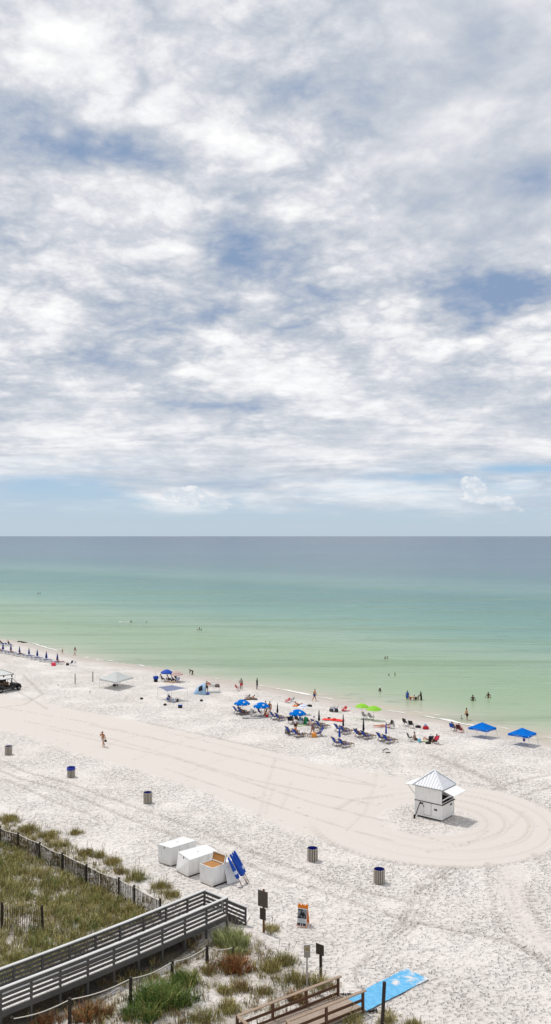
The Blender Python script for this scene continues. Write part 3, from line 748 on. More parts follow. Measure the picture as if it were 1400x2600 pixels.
    # hair
    rot = hd.to_track_quat('Z','Y').to_matrix(); hb = MB()
    hb.ell((hc+hd*.035-fw*.022)*k, (.100*k,.097*k,.088*k), 10, 6, rot)
    if long_hair: hb.ell((hc-hd*.07-fw*.075)*k, (.045*k,.085*k,.15*k), 8, 6, rot)
    hb.obj('hair', HAIRC[hair], t, True)
    return t

SEA = 40    # compass of "towards the sea" in degrees from +x
# ------------------------------------------------------------------ furniture makers (all front +x)
def star_patch(mb, c, u, v, n, r, seed=0):
    c = Vector(c)+Vector(n)*.012; pts = []
    rs = [1,.34,.95,.42,.7,.3,1.1,.36,.8,.40]
    for i, q in enumerate(rs):
        t = 2*math.pi*i/len(rs)+.3+seed
        pts.append(c+Vector(u)*math.cos(t)*r*q+Vector(v)*math.sin(t)*r*q*.9)
    mb.add([c]+pts, [(0, i+1, (i+1)%len(pts)+1) for i in range(len(pts))])
def make_lounge_chair(label, group=None, canvas=None, logo=True):
    t = thing('lounge_chair', label, 'beach chair', (0,0,0), 0, group)
    cv = canvas or M_navy
    f = MB()
    for s in (-.30,.30):
        f.bar((-.12,s,.33),(.52,s,.30),.045,.05); f.bar((-.12,s,.30),(-.62,s,1.0),.04,.05)
        f.bar((-.42,s,.02),(.0,s,.56),.04,.045); f.bar((.46,s,0),(.40,s,.56),.04,.045)
    for x, z in ((-.62,1.0),(-.12,.32),(.50,.30),(-.36,.10)): f.bar((x,-.30,z),(x,.30,z),.04,.04,(1,0,0))
    f.obj('frame', M_wood, t)
    for s in (-.33,.33): MB().bar((-.28,s,.57),(.46,s,.57),.07,.03).obj('armrest', M_wood, t)
    bk = MB().sheet(lambda u,v: (-.14-.47*v-.03*math.sin(math.pi*v), -.275+.55*u, .33+.66*v-.05*math.sin(math.pi*v)), 4, 6).obj('backrest', cv, t, True)
    if logo:
        l = MB(); n = Vector((-.81,0,-.58)); u = Vector((0,1,0)); v = Vector((-.58,0,.81))
        star_patch(l, (-.39,0,.62), u, v, n, .11); l.obj('logo', M_white_cloth, bk)
    MB().sheet(lambda u,v: (-.10+.58*v, -.27+.54*u, .325-.05*math.sin(math.pi*v)), 4, 4).obj('seat', cv, t, True)
    g = MB()
    for s in (-.27,.27):
        g.bar((.56,s,.30),(1.22,s,.29),.04,.045); g.bar((1.18,s,0),(1.18,s,.28),.04,.045); g.bar((.62,s,0),(.62,s,.29),.04,.045)
    for x in (.60,.76,.92,1.06,1.20): g.bar((x,-.27,.30),(x,.27,.30),.05,.025,(0,0,1))
    g.obj('leg_rest', M_wood, t)
    return t
def make_folding_chair(label, group=None, canvas=None, frame=None, low=False, name='folding_chair'):
    t = thing(name, label, 'beach chair', (0,0,0), 0, group)
    cv = canvas or M_black; fr = frame or M_steel; z = .24 if low else .42; hb = .62 if low else .95
    f = MB()
    for s in (-.27,.27):
        f.tube([(.22,s,0),(-.26,s,z+.16)], .016); f.tube([(-.28,s,0),(.24,s,z+.02)], .016)
        f.tube([(-.22,s,z-.02),(-.40,s,hb)], .016); f.tube([(-.28,s,z+.2),(.22,s,z+.2)], .018); f.tube([(.24,s,z),(.2,s,z+.2)], .014)
    f.tube([(-.40,-.27,hb),(-.40,.27,hb)], .016); f.tube([(.24,-.27,z+.01),(.24,.27,z+.01)], .016)
    f.obj('frame', fr, t)
    MB().sheet(lambda u,v: (-.22-.18*v-.02*math.sin(math.pi*u), -.26+.52*u, z+.05+(hb-z-.06)*v), 4, 4).obj('backrest', cv, t, True)
    MB().sheet(lambda u,v: (-.22+.46*v, -.26+.52*u, z+.01-.035*math.sin(math.pi*u)), 4, 4).obj('seat', cv, t, True)
    return t
def make_sun_lounger(label, group=None):
    t = thing('sun_lounger', label, 'sun lounger', (0,0,0), 0, group)
    f = MB()
    for s in (-.33,.33):
        f.tube([(-.95,s,.0),(-.88,s,.26),(-.3,s,.31),(.7,s,.29),(.95,s,.26),(1.0,s,.0)], .035, 6)
        f.tube([(-.2,s,.30),(-.15,s,0)], .03, 6)
    for x in (-.88,-.3,.3,.95): f.bar((x,-.33,.28),(x,.33,.28),.05,.04)
    for sd_ in (-.345,.345): f.box((.05,sd_,.22), (1.9,.03,.20))
    f.box((1.0,0,.22), (.03,.66,.2)); f.box((-.9,0,.22), (.03,.66,.2))
    f.obj('frame', M_white, t)
    MB().box((.34,0,.345), (1.15,.48,.05)).obj('cushion', M_rowblue, t, bevel=.02)
    b = MB(); m = Matrix.Rotation(R(28), 3, 'Y'); f2 = MB(); f2.box((-.70,0,.41), (.70,.64,.035), m=m); f2.obj('back_board', M_white, t); b.box((-.66,0,.465), (.60,.50,.05), m=m); b.obj('backrest', M_rowblue, t, bevel=.02)
    return t
def make_umbrella(label, group=None, r=1.05, z=2.1, m=None, valance=True, logos=True, base_tilt=0, pole=None):
    t = thing('beach_umbrella', label, 'umbrella', (0,0,0), 0, group)
    m = m or M_blue; n = 32
    def scallop(k, n_, rr, zz): return 1-.045*abs(math.sin(k*math.pi*8/n_))*(rr/r)
    apex = z+.62*r*.5+.14
    prof = [(.02,apex)]+[(r*q, apex-(apex-z+.02)*(q**1.9)) for q in (.15,.3,.45,.6,.75,.88,1.0)]
    c = MB().lathe(prof, n, mod=scallop).obj('canopy', m, t, True)
    if valance: MB().lathe([(r*.998,z-.02),(r*1.0,z-.17)], n, mod=scallop).obj('valance', m, t)
    if logos:
        l = MB()
        for j in range(4):
            a = R(45+90*j-22); q = .70; zz = apex-(apex-z+.02)*(q**1.9)
            sl_ = math.atan2((apex-z+.02)*1.9*q**.9, r)
            o = Vector((math.cos(a),math.sin(a),0)); n_ = (o*math.sin(sl_)+Vector((0,0,math.cos(sl_)))); v = (o*-math.cos(sl_)+Vector((0,0,math.sin(sl_)))); u = n_.cross(v)
            star_patch(l, o*r*q*.97+Vector((0,0,zz+.005)), u, v, n_, .22*r, j*.4)
        l.obj('logo', M_white_cloth, c)
        w = MB()
        for j in range(8):
            a = R(45*j); p = Vector((math.cos(a)*r*1.01, math.sin(a)*r*1.01, z-.10)); w.box(p, (.02,.10,.16), a)
        w.obj('tab', M_white_cloth, c)
    p = MB().tube([(0,0,-.25),(0,0,apex+.06)], .022, 8).obj('pole', pole or M_polew, t)
    MB().ell((0,0,apex+.08), (.03,.03,.05), 8, 4).obj('finial', M_white, p)
    return t
def make_closed_umbrella(label, group=None, h=2.3, m=None, wide=.12, foot=.9, name='closed_umbrella'):
    t = thing(name, label, 'umbrella', (0,0,0), 0, group); m = m or M_navyd
    def fold(k,n,r,z): return 1+.16*math.sin(k*math.pi*2*4/n)
    MB().lathe([(.02,h),(.035,h-.04),(wide*.6,h-.5),(wide,foot+.12),(wide*.75,foot),(.02,foot-.01)], 16, mod=fold).obj('cover', m, t, True)
    MB().tube([(0,0,-.25),(0,0,h+.06)], .022, 8).obj('pole', M_wood, t)
    return t
def legs_tuple(p): return (p[0],p[1],0)
def make_canopy(label, corners, feet, zc, apex_dz, m, group=None, leg=M_polew, crown=None):
    ctr = sum((Vector((p[0],p[1],0)) for p in feet), Vector())/4; ctr.z = H(ctr.x, ctr.y)
    t = thing('canopy_tent', label, 'canopy', ctr, 0, group)
    cs = [Vector((c[0],c[1],zc)) for c in corners]; mid = sum(cs, Vector())/4; ap = mid+Vector((0,0,apex_dz))
    roof = MB()
    for i in range(4):
        a, b = cs[i], cs[(i+1)%4]
        def fn(u, v, a=a, b=b):
            e = a.lerp(b, u); q = e.lerp(ap, v); sag = .10*math.sin(math.pi*v)*(1-v*.5)
            return q-Vector((0,0,sag*(1-abs(2*u-1)*.7)))
        roof.sheet(fn, 8, 6)
    rf = roof.obj('roof', m, t, True, world=True)
    va = MB()
    for i in range(4):
        a, b = cs[i], cs[(i+1)%4]; out = ((a+b)/2-mid); out.z = 0; out.normalize(); out *= .004
        va.add([a+out-Vector((0,0,.005)), b+out-Vector((0,0,.005)), b+out-Vector((0,0,.22)), a+out-Vector((0,0,.22))], [(0,1,2,3)])
    va.obj('valance', m, t, world=True)
    for c, f in zip(cs, feet):
        MB().tube([c-Vector((0,0,.02)), (f[0],f[1],H(f[0],f[1])-.05)], .028, 6).obj('leg', leg, t, world=True)
    tr = MB()
    for i in range(4):
        a, b = cs[i]-Vector((0,0,.1)), cs[(i+1)%4]-Vector((0,0,.1)); q = (a+b)/2
        tr.tube([a+Vector((0,0,-.25)), q], .014); tr.tube([b+Vector((0,0,-.25)), q], .014)
    tr.obj('truss', leg, t, world=True)
    return t
def make_barrel(label, group=None):
    t = thing('slatted_trash_barrel', label, 'trash barrel', (0,0,0), 0, group)
    MB().lathe([(.01,.06),(.34,.06),(.345,.90),(.33,.90),(.325,.60)], 28).obj('barrel', mat('barrel_brown', (34,27,23), .8, .2), t, True)
    s = MB()
    for k in range(18):
        a = 2*math.pi*k/18; s.box((.365*math.cos(a),.365*math.sin(a),.47), (.024,.066,.88), a)
    s.obj('slats', mat('grey_slats', (186,178,166), .85, .14, 10), t)
    b = MB()
    for z in (.25,.72): b.lathe([(.340,z-.02),(.351,z-.02),(.351,z+.02),(.340,z+.02)], 28)
    b.obj('band', M_dark, t)
    return t
def barrel_liner(t, over):
    m = mat('blue_bin_liner', (24,44,150), .35, .25, 9, .5)
    def cr(k,n,r,z): return 1+.03*math.sin(k*2.3)+.02*math.sin(k*5.1)
    pr = [(.30,.45),(.322,.86),(.335,.925),(.40,.94),(.405,.70)] if over else [(.30,.45),(.318,.80),(.322,.895)]
    MB().lathe(pr, 30, mod=cr).obj('bin_liner', m, t, True)
# ================================================================== THE NEAR GROUND
def V3(p, z): return Vector((p[0], p[1], z))
# ---- grey boardwalk with stairs
def build_boardwalk():
    zr, zd = 1.85, .82
    nA, nB = P(0,2512,zr), P(577,2278,zr); fA, fB = P(0,2458,zr), P(521,2258.6,zr)
    d = ((nB-nA).normalized()+(fB-fA).normalized()).normalized(); d.z = 0; d.normalize()
    side = Vector((-d.y, d.x, 0)); wdt = (fB-nB).dot(side)
    ext = 9.0; L0 = (nB-nA).dot(d)
    t = thing('boardwalk', 'long weathered grey wooden boardwalk with slatted railings and steps to the sand', 'boardwalk', (nB.x, nB.y, H(nB.x,nB.y)))
    def pt(s, w, z): q = nB-d*s+side*w; return Vector((q.x,q.y,z))
    dip = lambda s: -.10*math.sin(math.pi*min(max(s/L0,0),1))
    fend = (fB-nB).dot(d)
    tot = L0+ext
    dk = MB(); s = 0.0
    while s < tot:
        z = zd+dip(s)
        dk.bar(pt(s+.07-fend*.0, .0, z), pt(s+.07-fend, wdt, z), .138, .04); s += .15
    dk.obj('deck', M_deck, t, world=True)
    for w in (.3,.9,1.5):
        jb = MB(); jb.bar(pt(.2,w,zd-.20), pt(tot,w,zd-.20), .09, .30); jb.obj('added_joist', M_dark, t, world=True)  # dark beams added to blacken the view under the deck
    nseg = 10; sp = L0/9.05
    def railrun(w, s0, s1):
        segs = [s0+(s1-s0)*i/12 for i in range(13)]
        cap = MB(); bd = [MB() for _ in range(4)]; fa = MB()
        off = -.06 if w < .1 else .06
        for a, b in zip(segs, segs[1:]):
            za, zb = dip(a), dip(b)
            cap.bar(pt(a,w,zr+za), pt(b-.001,w,zr+zb), .17, .045)
            for j, zz in enumerate((zr-.13, zr-.37, zr-.60, zr-.83)):
                bd[j].bar(pt(a,w+off*.6,zz+za), pt(b-.001,w+off*.6,zz+zb), .035, .14 if j else .17)
            fa.bar(pt(a,w+off*.4,zd-.16+za), pt(b-.001,w+off*.4,zd-.16+zb), .05, .28)
        cap.obj('handrail', M_greyt, t, world=True)
        for q in bd: q.obj('rail_board', M_grey, t, world=True)
        fa.obj('fascia_beam', M_grey, t, world=True)
    railrun(0.0, 0, tot); railrun(wdt, -fend, tot)
    i = 0
    while i*sp < tot:
        for w in (.012, wdt-.012):
            q = pt(i*sp if w < .1 or i else -fend+.04, w, 0); g = H(q.x,q.y)
            MB().box((q.x,q.y,(zr-.03+dip(i*sp)+g-.3)/2), (.10,.10,zr-.03+dip(i*sp)-g+.3), math.atan2(d.y,d.x)).obj('post', M_grey, t, world=True)
        i += 1
    # stairs: railing from the far corner down past the near corner
    c0 = pt(-fend,wdt,zr); e = G(624,2348); dz = V3(e-c0,0); LL = dz.length; dz.normalize()
    back = Vector((-dz.y,dz.x,0))
    def sp_(s, z, w=0.0): return Vector((c0.x+dz.x*s+back.x*w, c0.y+dz.y*s+back.y*w, z))
    eg = H(e.x,e.y)
    zt = lambda s: zr-.05+(eg+1.03-(zr-.05))*s/LL
    for j, o in enumerate((0.0,.28,.50,.72)):
        MB().bar(sp_(.05,zt(.05)-.10-o), sp_(LL-.05,zt(LL)-.10-o), .04, .19 if j == 0 else .13).obj('stair_rail', M_grey, t, world=True)
    MB().bar(sp_(.0,zt(0)+.015), sp_(LL+.06,zt(LL)+.015), .16, .04).obj('handrail', M_greyt, t, world=True)
    MB().box(sp_(LL, eg+.40), (.11,.11,1.26), math.atan2(dz.y,dz.x)).obj('post', M_grey, t, world=True)
    n = 6; s0 = LL*.36; ds = (LL-s0)/n
    st = MB()
    top = zd-.02
    pts = []
    for k in range(n):
        z1 = top-(top-eg-.02)*k/n; z2 = top-(top-eg-.02)*(k+1)/n; a = s0+ds*k
        st.add([sp_(a,z2-.32), sp_(a+ds,z2-.32), sp_(a+ds,z2), sp_(a,z1)], [(0,1,2,3)])
        MB().box(sp_(a+ds*.5, z2+.005, .60), (ds*1.02,1.1,.04), math.atan2(dz.y,dz.x)).obj('step', M_deck, t, world=True)
    st.obj('stringer', M_grey, t, world=True)
    ld = MB(); 
    ld.hexa([pt(-fend,wdt,zd-.1), pt(0,0,zd-.1), sp_(s0,zd-.1), sp_(s0,zd-.1,1.1)], [pt(-fend,wdt,zd-.02), pt(0,0,zd-.02), sp_(s0,zd-.02), sp_(s0,zd-.02,1.1)])
    ld.obj('landing', M_deck, t, world=True)
    # white strap tied round the rail near the stairs
    q = P(556,2290,zr-.1); tie = MB().tube([pt(.45,-.06,zr+.02), pt(.43,-.075,zr-.4), pt(.47,-.075,zr-.72)], .014, 5).obj('strap', M_rope, t, world=True)
build_boardwalk()

# ---- brown ramp in the foreground
def build_ramp():
    z1 = 1.02
    lE, lS = P(862,2480,z1), P(602,2580,z1); rE, rS = P(925,2516,z1), P(727.5,2594,z1)
    d = ((lE-lS).normalized()+(rE-rS).normalized()).normalized(); d.z = 0; d.normalize(); p = Vector((d.y,-d.x,0))
    t = thing('beach_ramp', 'brown timber ramp with two-rail handrails leading down to the blue mat', 'ramp', (rE.x, rE.y, 0))
    L = (lE-lS).length; Lr = (rE-rS).length; wid = (rE-lE).dot(p); adv = (rE-lE).dot(d)
    zt = lambda s: .10+.02*s
    dk = MB(); s = -.02
    while s < L+1.9:
        a = lE-d*s; z = zt(s)
        if s < L-.0: dk.bar(V3(a+d*adv*0-p*.05,z), V3(a+d*adv+p*(wid+.05),z), .135, .04)
        s += .145
    for k in range(14):      # landing beyond the corner
        a = lS+p*(k*.145*1.0+.1)-d*1.0; dk.bar(V3(a-p*.0-d*.9,zt(L)), V3(a+d*.9,zt(L)), .135, .035)
    dk.obj('deck', wood('tan_deck', (166,150,136), .16, (4,4,4)), t, world=True)
    def run(A, B, posts, ext):
        cap = MB().bar(A+d*.10, B, .16, .045).obj('handrail', M_tan, t, world=True)
        MB().bar(A-Vector((0,0,.40)), B-Vector((0,0,.40)), .04, .13).obj('rail_board', M_brown, t, world=True)
        MB().bar(A-Vector((0,0,.78)), B-Vector((0,0,.78)), .04, .13).obj('rail_board', M_brown, t, world=True)
        c2 = B+p*ext-d*.02
        MB().bar(B+d*.03+p*.09, c2, .16, .045).obj('handrail', M_tan, t, world=True)
        MB().bar(B-Vector((0,0,.40))+p*.05, c2-Vector((0,0,.40)), .04, .13).obj('rail_board', M_brown, t, world=True)
        LL = (A-B).length
        for k in range(posts):
            q = A-d*(.08+(LL-.12)*k/(posts-1)); g = H(q.x,q.y)
            MB().box((q.x,q.y,(z1-.025+g-.3)/2), (.11,.11,z1-.025-g+.3), math.atan2(d.y,d.x)).obj('post', M_brown, t, world=True)
    run(lE, lS, 4, 3.0); run(rE, rS, 3, 3.0)
    return d, p
RD, RP = build_ramp()

# ---- blue mat
def build_mat():
    a, b, c, e = G(878,2540), G(928,2573), G(1090,2489.5), G(1034,2461)
    ctr = (a+b+c+e)/4; ctr.z = H(ctr.x,ctr.y)
    mb = MB(); nu, nv = 46, 20
    def fn(u, v):
        q = a.lerp(e,u).lerp(b.lerp(c,u), v)
        n1 = float(vnoise(np.array([u*40]), np.array([v*3.0]),3)[0]); 
        edge = (v-.5)*2
        q = q+(b-a).normalized()*(edge**9)*(n1-.6)*.05
        if u > .93: q = q+(e-a).normalized()*(float(vnoise(np.array([v*14]), np.array([1.0]),8)[0])-.6)*.25*(u-.93)/.07
        fz,_,_,_,_ = sand_fields(np.array([q.x]), np.array([q.y]))
        return Vector((q.x,q.y,fz[0]*.2+.07+.015*float(vnoise(np.array([u*9]), np.array([v*5.0]),6)[0])))
    mb.sheet(fn, nu, nv)
    m, nt, bs = newmat('blue_access_mat')
    geo = nt.new('ShaderNodeNewGeometry'); pos = geo.outputs['Position']
    n = nt.noise(pos, 1.1, 5, .65, .3); n2 = nt.noise(pos, 5, 3, .6)
    # drifted sand lies thicker on the seaward end
    dx = nt.new('ShaderNodeVectorMath', operation='DOT_PRODUCT'); nt.l.new(pos, dx.inputs[0]); ax = (e-a).normalized(); dx.inputs[1].default_value = (ax.x,ax.y,0)
    k = nt.ss(dx.outputs['Value'], a.dot(ax)+2.2, e.dot(ax), 0, .17)
    msk = nt.ss(nt.m('ADD', n, k), .58, .74)
    col = nt.mix(nt.ss(n2, .3, .7), lin((92,164,208)), lin((116,184,222)))
    nt.set(bs.inputs['Base Color'], nt.mix(msk, col, lin((214,210,206)))); bs.inputs['Roughness'].default_value = .85; bs.inputs['Specular IOR Level'].default_value = .15
    nt.l.new(nt.bump(nt.m('ADD', n2, msk), .01), bs.inputs['Normal'])
    t = thing('access_mat', 'bright blue roll-out access mat lying on the sand at the ramp end', 'beach mat', ctr)
    mb.obj('mat_fabric', m, t, True, world=True)
build_mat()

# ---- signs
def sign_on_post(label, foot, ztop, boards, post_m, name='sign', yaw=0, post_r=.06, loc=None):
    q = G(*foot); t = thing(name, label, 'sign', q)
    MB().box((0,0,(ztop-.3)/2), (post_r*2,post_r*2,ztop+.3), yaw).obj('post', post_m, t, bevel=.01)
    fwd = Vector((math.sin(yaw), -math.cos(yaw), 0)); rt = Vector((math.cos(yaw), math.sin(yaw), 0))
    for (w, hgt, zc, off, m, detail) in boards:
        o = MB().box(fwd*off+Vector((0,0,zc)), (w,.03,hgt), yaw).obj('sign_board', m, t, bevel=.008)
        if detail: detail(t, o, fwd, rt, off, zc, w, hgt)
    return t
M_signback = mat('sign_back', (96,88,78), .7, .2, 5); M_signback2 = mat('brown_sign_back', (70,62,54), .7, .25, 5)
yaw = R(-32)
q = G(670,2366)
sc_ = 2150/ q.y
sign_on_post('tall post carrying two dark sign boards seen from behind beside the boardwalk steps', (670,2366), 2.45, [(.70,.92,1.92,.085,M_signback,None),(.42,.66,1.05,.085,M_signback2,None)], wood('sign_post', (112,80,50), .3, (8,8,1)), yaw=R(-35), post_r=.05)
def notice(t, o, fwd, rt, off, zc, w, h):
    g = MB().box(fwd*(off+.018)+Vector((0,0,zc)), (w-.06,.006,h-.06), math.atan2(rt.y,rt.x)).obj('notice_face', mat('notice_grey', (176,172,164), .5, .08), o)
    MB().box(fwd*(off+.024)+Vector((0,0,zc+.13*h/.6)), (w-.10,.006,h*.36), math.atan2(rt.y,rt.x)).obj('notice_picture', mat('notice_picture', (146,132,100), .5, .35, 14), o)
    b = MB()
    for k in range(4): b.box(fwd*(off+.024)+Vector((0,0,zc-.05-k*.06)), (w-.12,.006,.02), math.atan2(rt.y,rt.x))
    b.obj('notice_lines', mat('notice_ink', (110,104,98), .6), o)
sign_on_post('grey notice board on a slim pale post behind the ramp handrail', (780,2512), 2.2, [(.32,.62,1.93,.06,mat('notice_frame', (120,114,106), .6, .1),notice)], mat('pale_post', (170,166,160), .7, .15), yaw=R(4), post_r=.04)
sign_on_post('square brown sign seen from behind on a dark post near the ramp', (815,2488), 1.45, [(.50,.55,1.58,.075,M_signback2,None)], M_post, yaw=R(-38), post_r=.06)

def a_frame():
    f = G(770,2348); t = thing('sandwich_board', 'orange sandwich board with a black and white photo poster on the sand', 'sandwich board', f, R(-18))
    wd, hh, lean = .62, 1.15, .30
    def face(y0, y1, zt): return (Vector((0,y0,0)), Vector((0,y1,zt)))
    def panel(mb, x0,x1,z0,z1,off): 
        n = Vector((0,-1,.26)).normalized()
        def q(x,z): return Vector((x, -.30+.30*z/hh, z))+n*off
        mb.add([q(x0,z0),q(x1,z0),q(x1,z1),q(x0,z1)], [(0,1,2,3)]); return mb
    fr = MB(); 
    for sgn in (1,-1):
        def q(x,z,o): return Vector((x, sgn*(-.30+.30*z/hh)+o*sgn, z))
        for x in (-wd/2+.03, wd/2-.03): fr.bar(q(x,0,0), q(x,hh,0), .05, .035, (1,0,0))
        fr.bar(q(-wd/2,.05,0), q(wd/2,.05,0), .03, .06); fr.bar(q(-wd/2,hh-.09,0), q(wd/2,hh-.09,0), .03, .16)
        fr.hexa([q(-wd/2+.02,.05,-.01),q(wd/2-.02,.05,-.01),q(wd/2-.02,.05,.012),q(-wd/2+.02,.05,.012)],[q(-wd/2+.02,hh-.05,-.01),q(wd/2-.02,hh-.05,-.01),q(wd/2-.02,hh-.05,.012),q(-wd/2+.02,hh-.05,.012)])
    for x in (-.22,-.04,.06,.24): fr.box((x,0,hh+.02), (.12 if abs(x) > .1 else .06,.05,.10))
    fr.obj('frame', M_orange, t, bevel=.008)
    po = panel(MB(), -wd/2+.02, wd/2-.02, .05, hh-.17, .035).obj('poster', mat('poster_white', (206,210,212), .45, .04), t)
    ph = panel(MB(), -wd/2+.03, wd/2-.04, .44, hh-.22, .039).obj('photo', mat('poster_photo', (126,130,132), .5, .35, 7), po)
    dk = MB()
    def disc(cx, cz, r, r2=0):
        n = 18; ring = []
        for k in range(n):
            a0, a1 = 2*math.pi*k/n, 2*math.pi*(k+1)/n
            panel(dk, 0,0,0,0,0) if False else None
            n_ = Vector((0,-1,.26)).normalized()
            def q(r_,a): 
                x = cx+r_*math.cos(a); z = cz+r_*math.sin(a); return Vector((x,-.30+.30*z/hh,z))+n_*.043
            dk.add([q(r2,a0),q(r,a0),q(r,a1),q(r2,a1)], [(0,1,2,3)])
    disc(-.06,.56,.11,.055); disc(.15,.55,.10,.05); disc(-.05,.78,.05); disc(.08,.76,.04)
    panel(dk,-.13,.06,.60,.74,.043); panel(dk,.04,.16,.58,.73,.043); panel(dk,-.27,-.13,.45,.54,.043); panel(dk,-.26,-.12,.86,.92,.043); panel(dk,-.10,.02,.85,.93,.043)
    dk.obj('photo_figures', M_black, po)
    ln = MB()
    for z in (.385,.33,.29,.25): panel(ln, -.22+.04*(z < .3), .2-.03*(z > .35), z-.008, z+.008, .039)
    ln.obj('lettering_lines', mat('poster_ink', (128,132,138), .6), po)
    sm = MB()
    for x0, x1 in ((-.27,-.08),(-.05,.03),(.06,.26)): panel(sm, x0, x1, .07, .21, .039)
    sm.obj('small_photos', mat('poster_small_photo', (64,48,48), .5, .7, 16), po)
a_frame()

# ---- white storage boxes
def storage_box(label, base, top, lid=True):
    ctr = sum(base, Vector())/4; ctr.z = 0; t = thing('storage_box', label, 'storage box', ctr, 0)
    MB().hexa(base, top).obj('box_shell', M_boxw, t, world=True, bevel=.012)
    tc = sum(top, Vector())/4
    ltop = [tc+(q-tc)*1.015+Vector((0,0,.004)) for q in top]; ltop2 = [q+Vector((0,0,.03)) for q in ltop]
    MB().hexa(ltop, ltop2).obj('lid', mat('lid_white', (226,226,224), .5, .04, 2), t, world=True, bevel=.006)
    f0, f1 = base[0].lerp(base[3],.5), top[0].lerp(top[3],.5); on_ = (top[0]-top[1]); on_.z = 0; on_.normalize()
    hp = f1.lerp(f0,.06)+on_*.02; MB().box(hp, (.07,.05,.14), math.atan2(on_.y,on_.x)).obj('hasp', M_steel, t, world=True)
    sd_ = (top[0]-top[3]); sd_.z = 0; sd_.normalize()
    for u_ in (.33,.67):
        a_, b_ = base[0].lerp(base[1],u_)+sd_*.004, top[0].lerp(top[1],u_)+sd_*.004; MB().bar(a_, b_.lerp(a_,.02), .012, .006, sd_).obj('panel_seam', mat('seam_grey', (160,158,154), .8), t, world=True)
    sk = MB(); 
    MB().lathe([(.001,.02),(.04,.018),(.05,0)], 10, tc+Vector((0,0,.034))).obj('vent_knob', M_steel, t, world=True)
    for i in (0, 2):
        a, b = base[i], base[(i+1)%4]; sk.bar(a.lerp(b,.05)+Vector((0,0,-.035)), a.lerp(b,.95)+Vector((0,0,-.035)), .08, .07)
    sk.obj('skid', M_dark, t, world=True)
    return t
g0 = .06
def quad(F_, vl, vr, z): 
    F_ = Vector(F_); return [V3(F_,z), V3(F_+Vector(vr),z), V3(F_+Vector(vl)+Vector(vr),z), V3(F_+Vector(vl),z)]
b1F = G(434.5,2201)
storage_box('white rectangular storage box farthest left in the row behind the dune', quad(b1F, (-1.0,.72,0), (1.62,1.5,0), g0), quad(b1F+Vector((0,0,0)), (-1.0,.72,0), (1.62,1.5,0), 1.27))
b2 = [G(477,2228), G(477,2228)+Vector((1.9,1.7,0)), G(447,2212)+Vector((1.75,1.75,0)), G(447,2212)]
b2t = [P(483,2185,1.16), P(552,2161.6,1.16), P(522.7,2144.8,1.16), P(453,2164,1.16)]
storage_box('white storage box with sloping sides in the middle of the row', [V3(q,g0) for q in b2], b2t)
def open_box():
    Fp = G(539,2253); vl = Vector((-.88,.80,0)); vr = Vector((.72,.70,0))*1.9
    t = thing('storage_box', 'open white storage box with bare plywood lid raised nearest the boardwalk', 'storage box', (Fp.x,Fp.y,0))
    b = quad(Fp, vl, vr, g0); tp = quad(Fp, vl, vr, 1.24)
    w = MB(); th = .04
    ins = [q+(sum(tp,Vector())/4-q)*.05 for q in tp]; insb = [V3(q,1.02) for q in ins]
    for i in range(4):
        j = (i+1)%4; w.add([b[i],b[j],tp[j],tp[i]], [(0,1,2,3)]); w.add([tp[i],tp[j],ins[j],ins[i]], [(0,1,2,3)]); w.add([ins[i],ins[j],insb[j],insb[i]], [(0,1,2,3)])
    w.obj('box_shell', M_boxw, t, world=True)
    half = .56
    tray = [tp[0].lerp(tp[1],.03), tp[0].lerp(tp[1],half), tp[3].lerp(tp[2],half), tp[3].lerp(tp[2],.03)]
    c_ = sum(tray,Vector())/4; tray = [c_+(q-c_)*.90 for q in tray]
    MB().hexa([V3(q,1.14) for q in tray], [V3(q,1.18) for q in tray]).obj('plywood_tray', M_ply, t, world=True)
    a1, a2 = tp[0].lerp(tp[1],half), tp[3].lerp(tp[2],half); up = Vector((.10,.10,.52))
    lo = [a1, a1+Vector((.05,.05,0)), a2+Vector((.05,.05,0)), a2]
    MB().hexa(lo, [q+up for q in lo]).obj('lid', M_ply, t, world=True)
    rm = MB(); dd = Vector((-.02,-.02,0))
    rm.bar(a1+dd, a1+up+dd, .05, .05); rm.bar(a2+dd, a2+up+dd, .05, .05); rm.bar(a1+up+dd, a2+up+dd, .05, .05); rm.bar(a1+dd, a2+dd, .05, .05)
    rm.obj('lid_trim', M_white, t, world=True)
    MB().hexa([tp[0].lerp(tp[1],half+.06)+Vector((0,0,.004)), tp[1]+Vector((0,0,.004)), tp[2]+Vector((0,0,.004)), tp[3].lerp(tp[2],half+.06)+Vector((0,0,.004))],
              [tp[0].lerp(tp[1],half+.06)+Vector((0,0,.035)), tp[1]+Vector((0,0,.035)), tp[2]+Vector((0,0,.035)), tp[3].lerp(tp[2],half+.06)+Vector((0,0,.035))]).obj('fixed_lid', M_white, t, world=True)
    MB().bar(b[0]+Vector((.1,.0,-.035)), b[1]+Vector((-.05,.0,-.035)), .08, .07).obj('skid', M_dark, t, world=True)
open_box()
pa, pb = G(578.5,2245.5), G(608,2236)
pt_ = thing('leaning_panel', 'loose white panel leaning against the open storage box', 'panel', (pa.x,pa.y,0))
up = Vector((-.22,.25,.93))
MB().hexa([pa, pb, pb+Vector((-.02,.03,0)), pa+Vector((-.02,.03,0))], [pa+up, pb+up, pb+up+Vector((-.02,.03,0)), pa+up+Vector((-.02,.03,0))]).obj('board', M_white, pt_, world=True)
